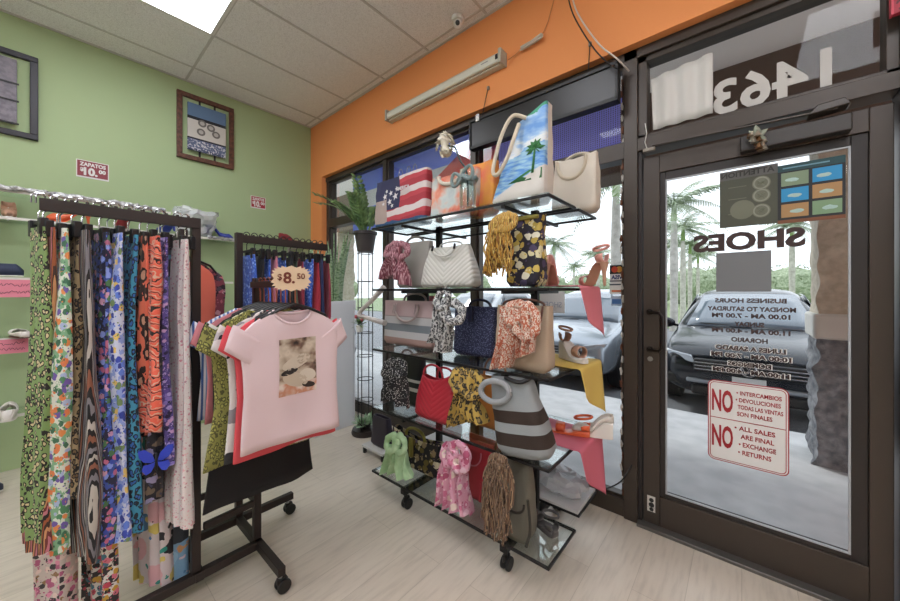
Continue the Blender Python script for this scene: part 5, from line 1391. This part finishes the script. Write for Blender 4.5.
MB().box(-w_ / 2 + .01, w_ / 2 - .01, -.045, .045, h_ - .028, h_ - .008).build('rim_band', M('olive_band', '#8a7f3a', .7), t, bevel=.006)
q = P(505, 222, Y=1.40)
GOLD = M('scarf_gold', fn=stripes(['#c9a04a', '#8a5f2a', '#dcc06a', '#6d4a24', '#c08f3a'], 26, 5), **CL)
t = scarf('gold and brown tasselled scarf hanging over the black floral tote', GOLD, q, [(-.03, .06, .09, .20, .05, 3, (-.02, 0), .03)], [(.02, .0, .035, .03, .016), (-.04, .0, .035, .03, .016)])
strands(t, GOLD, 46, .13, .25, 5, .0045, -.03)
shoe('high_heel', 'pink stiletto sandal on the back half of its shelf above the pink runner', PINKSH, (-.66, 1.84, z0 + .004), R(-35), heel=.11, side=.05, L=.20, solem=BEIGE, strap=True, hw=.034)
shoe('high_heel', 'second pink heel just behind the black floral tote', PINKSH, (-.80, 1.85, z0 + .004), R(-80), heel=.11, side=.06, L=.20, solem=BEIGE, hw=.034)

def runner(label, mat, z, xa, xb, ya, yb, dropz, point, rough=.7):
    b = MB(); n = 30
    def f(u, v):
        y = ya + (yb - ya) * v; s = u * 2
        drop = z - dropz - (yb - y) / (yb - ya) * point
        if s < 1: x = xa + (xb - xa) * s; zz = z + .0045 + .0025 * math.sin(14 * v + 5 * s)
        else:
            k = s - 1; a = min(k * 8, 1) * PI / 2; x = xb + .014 * math.sin(a) + .012 * math.sin(7 * v + 2) * k + .02 * k; zz = z + .004 - .014 * (1 - math.cos(a)) - max(0, k - .125) * drop * 1.0
        return Vector((x, y, zz))
    o = b.grid(f, 40, 18).build('table_runner', mat, solid=.002); return tag(o, label, 'runner')
RPINK = M('runner_pink', '#d87a86', .75, bump=(200, .2)); RYEL = M('runner_yellow', '#d8b95f', .75, bump=(200, .2)); RRED = M('runner_rose', '#d06a7c', .7, bump=(200, .2))
runner('pink runner cloth hanging in a point below the pink stiletto', RPINK, z0, -.80, -.60, 1.63, 1.93, 1.08, .17)
# ---------------------------------------------------------------- SHELF 3
z0 = LZ[2]
cx, w_ = span(382, 437, 1.58); h_ = zat(410, 301, 1.58) - z0; print('striped', w_, h_)
STR = M('striped_tote', fn=zbands([(0, '#b3938c'), (.052, '#c9c6c8'), (.098, '#7f858d'), (.148, '#c6c4c6'), (.20, '#a3938f'), (.205, '#c8aeb0'), (.6, '#c8aeb0')]), rough=.6, bump=(120, .1))
t, body = bag('tote_bag', 'pink, white and grey banded tote at the left end of its shelf', STR, (cx, 1.625, z0), 0, w_, h_, .09, 1.0, .6, 0, wr=.003, seed=16)
HP = M('handle_greige', '#b9a8a5', .6)
handle(t, -.10, .14, h_ - .03, -.11, -.055, .008, HP, name='handle'); handle(t, -.09, .13, h_ - .0, .05, .03, .008, HP, name='handle')
for x in (-.10, .12): 
    m = MB()
    for s in (-1, 1): m.bar((x + s * .013, -.058, h_ - .09), (x + s * .013, -.048, h_ - .02), .005, .005)
    m.bar((x - .013, -.058, h_ - .09), (x + .013, -.058, h_ - .09), .005, .005); m.build('strap_tab', HP, t)
q = P(446, 303, Y=1.41)
BWS = M('scarf_black_white', fn=leopard('#c3c3c2', '#8f9092', '#2d2d30', 75), **CL)
scarf('white and black speckled scarf tied between the banded tote and navy tote', BWS, q, [(-.03, .06, .10, .20, .05, 2.5, (-.03, 0), .0), (.0, .05, .07, .24, .04, 2, (-.02, 0), .0)], [(.08, -.03, .055, .04, .022), (-.03, .02, .035, .04, .018)])
cx, w_ = span(451, 496, 1.58); h_ = zat(472, 307, 1.58) - z0
NVB = M('navy_woven', fn=dots('#2c3050', '#6d7496', 120, .34), **FAB)
t, body = bag('tote_bag', 'navy woven pattern tote in the middle of its shelf', NVB, (cx, 1.64, z0), 0, w_, h_, .12, 1.0, .5, 0, wr=.004, seed=17)
MB().box(-.012, .02, -.072, -.055, h_ - .085, h_ + .008).build('strap_tab', M('navy_strap', '#22263f', .5), t, bevel=.004)
handle(t, -.07, .09, h_ - .01, .05, .02, .008, M('navy_strap'), name='handle')
cx, w_ = span(492, 553, 1.44); h_ = zat(525, 306, 1.44) - z0
LINB = M('linen_beige', '#b5a18c', .85, bump=(260, .3))
t, body = bag('tote_bag', 'beige linen tote with brown trim at the right end of its shelf', LINB, (cx, 1.50, z0), 0, w_, h_, .12, .97, .5, 0, wr=.006, seed=18)
TRB = M('trim_brown', '#5a3528', .5)
for x in (-w_ * .36, w_ * .40): MB().bar((x, -.058, h_ * .25 if x < 0 else h_ * .78), (x, -.036, h_ + .0), .010, .006).build('strap_tab', TRB, t, bevel=.002)
handle(t, -w_ * .36, w_ * .40, h_ + .0, .03, -.02, .006, TRB, name='handle')
q = P(521, 306, Y=1.385)
ORS = M('scarf_rust_cream', fn=leopard('#b5654a', '#a85a40', '#ded2c3', 95), **CL)
scarf('rust and cream speckled scarf knotted on the beige linen tote', ORS, q, [(-.05, .06, .08, .26, .045, 2, (-.03, 0), .01), (.02, .05, .075, .19, .05, 2, (.015, 0), .02)], [(.045, -.05, .042, .055, .02), (-.045, -.02, .035, .035, .018)])
shoe('wedge_sandal', 'tan wedge sandal standing on the yellow runner', BEIGE, (-.60, 1.76, z0 + .009), R(148), heel=.07, wedge=True, plat=.018, side=.06, L=.20, solem=WSH, strap=True)
runner('mustard yellow runner cloth hanging off the right end of its shelf', RYEL, z0, -.92, -.60, 1.64, 1.95, .67, .17)
bag('handbag', 'black handbag standing directly behind the banded tote', M('bag_black', '#19181a', .5), (-1.76, 1.696, z0), 0, .22, .37, .04, .95, .5, 0, seed=20)
t = E('pink_card', 'pink and white card leaning behind the banded tote', 'card', loc=(P(430, 300, Y=1.82).x, 1.82, z0)); MB().box(-.11, .11, 0, .004, 0, .345).build('sheet', M('card_pink', '#dc7f88', .7), t, smooth=False); MB().box(-.11, -.03, -.001, .0, 0, .345).build('white_panel', SIGNW, t, smooth=False)
pts = bez([P(384, 287, Y=1.55), P(372, 300, Y=1.52), P(359, 314, Y=1.50), P(368, 318, Y=1.50), P(385, 323, Y=1.53)], 8)
n = len(pts); o = MB().tube(pts, [.026 - .008 * abs(math.sin(PI * i / n)) for i in range(n)], 12, flat=.8).build('display_form', M('display_white', '#cfc9c4', .5)); tag(o, 'bent white display arm sticking out left of the banded tote', 'display form')
# ---------------------------------------------------------------- SHELF 2
z0 = LZ[1]
cx, w_ = span(388, 418, 1.55); h_ = zat(402, 357, 1.55) - z0
t, body = bag('handbag', 'black handbag with white bands behind the black dotted scarf', M('black_white_band', fn=zbands([(0, '#1b1a1c'), (.10, '#cfcac4'), (.125, '#1b1a1c'), (.16, '#cfcac4'), (.18, '#1b1a1c'), (.5, '#1b1a1c')]), rough=.5), (cx, 1.61, z0), 0, w_ * 1.2, h_, .10, 1.0, .5, 0, seed=22)
handle(t, -.06, .06, h_ - .01, .05, 0, .007, BLKPL, name='handle')
q = P(396, 366, Y=1.42)
BLD = M('scarf_black_dots', fn=dots('#1a1a1d', '#c9c6c4', 95, .30), **CL)
scarf('black scarf with white dots at the left end of its shelf', BLD, q, [(-.035, .07, .12, .19, .06, 2.5, (-.01, 0), .03), (.03, .07, .10, .20, .05, 2, (.02, 0), -.02)], [(-.07, -.01, .045, .035, .024), (.05, .0, .045, .03, .022)])
cx, w_ = span(411, 455, 1.46); h_ = zat(432, 377, 1.46) - z0
REDQ = M('red_quilted', '#bf3040', .42, bfn=quilt(48)); REDP = M('red_leather', '#bf3040', .42)
t, body = bag('handbag', 'red chevron quilted handbag on the shelf above the red tote', REDQ, (cx, 1.53, z0), 0, w_, h_, .14, .74, .4, .06, sag=.03, tilt=.02, wr=.006, seed=23, ex=.42)
handle(t, -.11, .05, h_ - .02, .075, -.01, .007, REDP, name='handle'); handle(t, -.03, .10, h_ - .01, .05, .03, .007, REDP, name='handle')
q = P(466, 374, Y=1.41)
YLS = M('scarf_mustard', fn=leopard('#bf9f4e', '#8f7a4a', '#2a241c', 48), **CL)
scarf('mustard leopard print scarf hanging between the red bag and tan bag', YLS, q, [(-.03, .06, .09, .25, .05, 2.5, (-.03, 0), .02), (.03, .06, .10, .20, .05, 2.5, (.03, 0), .0)], [(.06, -.03, .05, .045, .022), (-.05, -.02, .04, .04, .022)])
cx, w_ = span(468, 512, 1.58); h_ = zat(490, 380, 1.58) - z0
TAN = M('tan_leather', '#c77f3c', .5, bump=(120, .12))
t, body = bag('handbag', 'tan orange leather handbag behind the grey banded bag', TAN, (cx, 1.64, z0), 0, w_ * 1.1, h_, .11, 1.0, .5, 0, wr=.004, seed=24)
handle(t, -.06, .09, h_ - .01, .13, .0, .006, TAN, name='handle')
# leaning drawstring bag
cx, w_ = span(492, 556, 1.42); h_ = zat(520, 378, 1.42) - z0; print('grey', w_, h_)
GRB = M('grey_banded', fn=zbands([(0, '#8f9496'), (.045, '#33261f'), (.105, '#8f9496'), (.150, '#33261f'), (.205, '#8f9496'), (.6, '#8f9496')]), rough=.75, bump=(180, .25))
t, body = bag('drawstring_bag', 'grey drawstring bag with two dark brown bands at the right shelf end', GRB, (cx + .03, 1.45, z0 + .018), R(6), w_ * .92, h_ * .98, .17, .72, .55, .05, shear=-.045, tilt=-.0, sag=.0, wr=.010, seed=25, ex=.55)
t.rotation_euler.y = R(-7)
ROPE = M('rope_grey', fn=stripes(['#a9abad', '#7f8386'], 60, 0), rough=.8)
m = MB().tube([Vector((-.10 + .075 * math.cos(a), -.075, h_ * .80 + .05 * math.sin(a))) for a in [2 * PI * i / 30 for i in range(31)]], .014, 10); m.build('rope_handle', ROPE, t)
MB().tube(bez([Vector((-.05, -.05, h_ * .97)), Vector((.03, -.06, h_ * .92)), Vector((.08, -.02, h_ * .98))], 8), .010, 8).build('drawstring', M('bag_black'), t)
shoe('white_pump', 'white wedge heel shoe standing on the rose runner', WSH, (-.70, 1.84, z0 + .009), R(-165 + 180), heel=.075, wedge=True, side=.05, L=.2)
shoe('pink_sandal', 'coral pink flat sandal beside the white wedge on the rose runner', CORALSH, (-.80, 1.79, z0 + .009), R(15), heel=.02, wedge=True, side=.045, L=.2, strap=True)
runner('rose pink runner cloth hanging off the right shelf end to the floor', RRED, z0, -.98, -.60, 1.64, 1.96, .21, .24)
# ---------------------------------------------------------------- LOWEST SHELF
z0 = LZ[0]
cx, w_ = span(388, 443, 1.58); h_ = zat(415, 438, 1.58) - z0
BKF = M('dark_floral', fn=floral('#1f1a1d', ['#8f7a5a', '#b8a888', '#5a4a5f', '#c9bda0', '#6a5a2a'], 22, .5), **FAB)
t, body = bag('tote_bag', 'dark floral tote behind the green scarf on the lowest shelf', BKF, (cx, 1.64, z0), 0, w_, h_, .13, .95, .5, 0, sag=.03, wr=.014, seed=26)
MB().box(-.02, .015, -.065, -.05, h_ * .35, h_ - .01).build('strap_tab', M('olive_band'), t, bevel=.003); handle(t, -.09, .09, h_ - .02, .06, -.02, .010, M('olive_band'), name='handle')
q = P(397, 447, Y=1.415)
GRS = M('scarf_green', fn=mottle('#93b585', '#b3cda3', 14), rough=.6, bump=(160, .2))
scarf('light green scarf tied in a bow at the left end of the lowest shelf', GRS, q, [(-.04, .05, .11, .16, .05, 2, (-.02, 0), .02), (.03, .05, .12, .14, .05, 2, (.05, 0), .03)], [(-.055, .02, .045, .035, .02), (.05, .03, .04, .035, .018)])
cx, w_ = span(458, 495, 1.57); h_ = zat(477, 443, 1.57) - z0
REDT = M('red_tote', '#b5303e', .45, bump=(140, .15))
t, body = bag('tote_bag', 'red leather tote on the lowest shelf beside the pink floral scarf', REDT, (cx, 1.63, z0), 0, w_, h_, .12, .98, .6, 0, wr=.004, seed=27)
handle(t, -.10, .05, h_ - .05, -.09, -.062, .004, M('strap_rose', '#d0788a', .5), name='handle')
MB().bar((.045, -.066, .01), (.045, -.062, .12), .014, .008).build('tassel', REDT, t, bevel=.003)
q = P(454, 452, Y=1.40)
PKF = M('scarf_pink_floral', fn=floral('#d59aae', ['#e3bccb', '#b0506f', '#e6d3c8', '#c9708f'], 24, .45), **CL)
scarf('pink floral scarf hanging to the left of the red tote', PKF, q, [(-.03, .05, .10, .27, .05, 2.5, (-.01, 0), .0), (.03, .06, .08, .26, .05, 2, (.02, 0), .0)], [(.06, -.0, .045, .05, .022), (-.045, -.01, .035, .04, .018)])
cx, w_ = span(494, 514, 1.55); h_ = zat(503, 440, 1.55) - z0
GRY = M('bag_grey', '#7a7b78', .6, bump=(120, .2))
t, body = bag('handbag', 'small grey handbag with looped handles right of the red tote', GRY, (cx, 1.60, z0), 0, w_ * 1.3, h_ * .8, .12, .9, .5, 0, seed=28)
for y in (-.03, .02): handle(t, -.06, .08, h_ * .78, .11, y, .006, BLKPL, name='handle')
cx, w_ = span(505, 533, 1.45); h_ = zat(518, 462, 1.45) - z0
OLV = M('bag_olive_grey', '#6d6a5f', .55, bump=(90, .3))
t, body = bag('backpack', 'olive grey bag under the brown tasselled scarf at the lowest shelf end', OLV, (cx - .012, 1.50, z0), R(4), w_ * 1.05, h_ * .98, .14, .8, .4, .06, wr=.012, seed=29, ex=.5)
handle(t, -.05, .06, h_ * .55, -.05, -.09, .006, M('strap_dark', '#35322c', .5), name='strap'); handle(t, -.03, .05, h_ * .95, .07, .0, .007, BLKPL, name='handle')
MB().tube(bez([Vector((.07, -.07, h_ * .6)), Vector((.09, -.09, h_ * .3)), Vector((.075, -.1, .03))], 8), .007, 6).build('strap', M('strap_dark'), t)
q = P(502, 462, Y=1.345)
BRS = M('scarf_brown', fn=stripes(['#5f4432', '#8f6f52', '#3a2a20', '#a08468', '#4f3828'], 24, 5), **CL)
t = scarf('brown tasselled scarf hanging over the front of the lowest shelf', BRS, q, [(-.02, .05, .10, .28, .05, 3, (-.01, 0), .02)], [(.01, -.09, .04, .085, .012), (-.05, -.03, .03, .05, .014)])
strands(t, BRS, 60, .13, .36, 9, .005, -.015, .014)
# clear bag, board things, floor board left
t = E('plastic_bag', 'crumpled clear plastic bag lying on the white lower board', 'plastic bag', loc=(-.80, 1.90, .2145))
m = MB().ball((0, 0, .055), (.15, .11, .055), 26, 14, .05, 14, 2); m.jitter(.016, 30, 5); m.v = [Vector((p.x, min(.13, p.y), max(0.002, p.z))) for p in m.v]; m.build('film', PLASTIC, t, sharp=12)
shoe('grey_sandal', 'dark sandal on the lowest glass shelf at its right rear corner', M('shoe_grey', '#5a5655', .5), (-.86, 1.67, LZ[0]), R(-25), heel=.02, wedge=True, side=.04, L=.19, strap=True)
q = P(375, 443, Z=.08)
t = E('low_stand', 'low white board stand on the floor left of the display rack', 'stand', loc=(-2.29, 1.78, 0))
MB().box(-.14, .14, -.09, .12, .05, .07).build('board', M('board_white'), t, bevel=.003)
for a in (-1, 1):
    for b_ in (-.07, .10): MB().box(a * .12 - .012, a * .12 + .012, b_ - .012, b_ + .012, 0, .05).build('leg', BLKPL, t)
bag('handbag', 'dark purple handbag on the low white board left of the rack', M('bag_purple', '#2a2030', .5), (-2.28, 1.79, .0705), 0, .22, .24, .10, .85, .5, 0, seed=31)
# ============================================================ LIGHT AND CAMERA
w = bpy.data.worlds.new('world'); SC.world = w; w.use_nodes = True
bg = w.node_tree.nodes['Background']; bg.inputs[0].default_value = lin('#eef3fb'); bg.inputs[1].default_value = 1.6
sun = bpy.data.lights.new('sun', 'SUN'); sun.energy = 1.3; sun.angle = R(6); sun.color = (1, .97, .92)
so = bpy.data.objects.new('sun', sun); C.objects.link(so); so.rotation_euler = Vector((.75, -.35, -1.0)).to_track_quat('-Z', 'Y').to_euler()
cam = bpy.data.cameras.new('camera'); co = bpy.data.objects.new('camera', cam); C.objects.link(co)
co.location = (0, 0, H); co.rotation_euler = (R(90), 0, YAW)
cam.sensor_fit = 'HORIZONTAL'; cam.sensor_width = 36; cam.lens = 36 * F / 900
cam.shift_y = (HY - 300.5) / 900; cam.shift_x = 0
cam.clip_start = .02; cam.clip_end = 300
SC.camera = co
vs = SC.view_settings; vs.view_transform = 'Standard'; vs.look = 'None'; vs.gamma = 1; vs.use_curve_mapping = False; vs.exposure = 0.3
SC.cycles.transparent_max_bounces = 24; SC.cycles.max_bounces = 8; SC.cycles.diffuse_bounces = 4
SC.cycles.caustics_reflective = False; SC.cycles.caustics_refractive = False
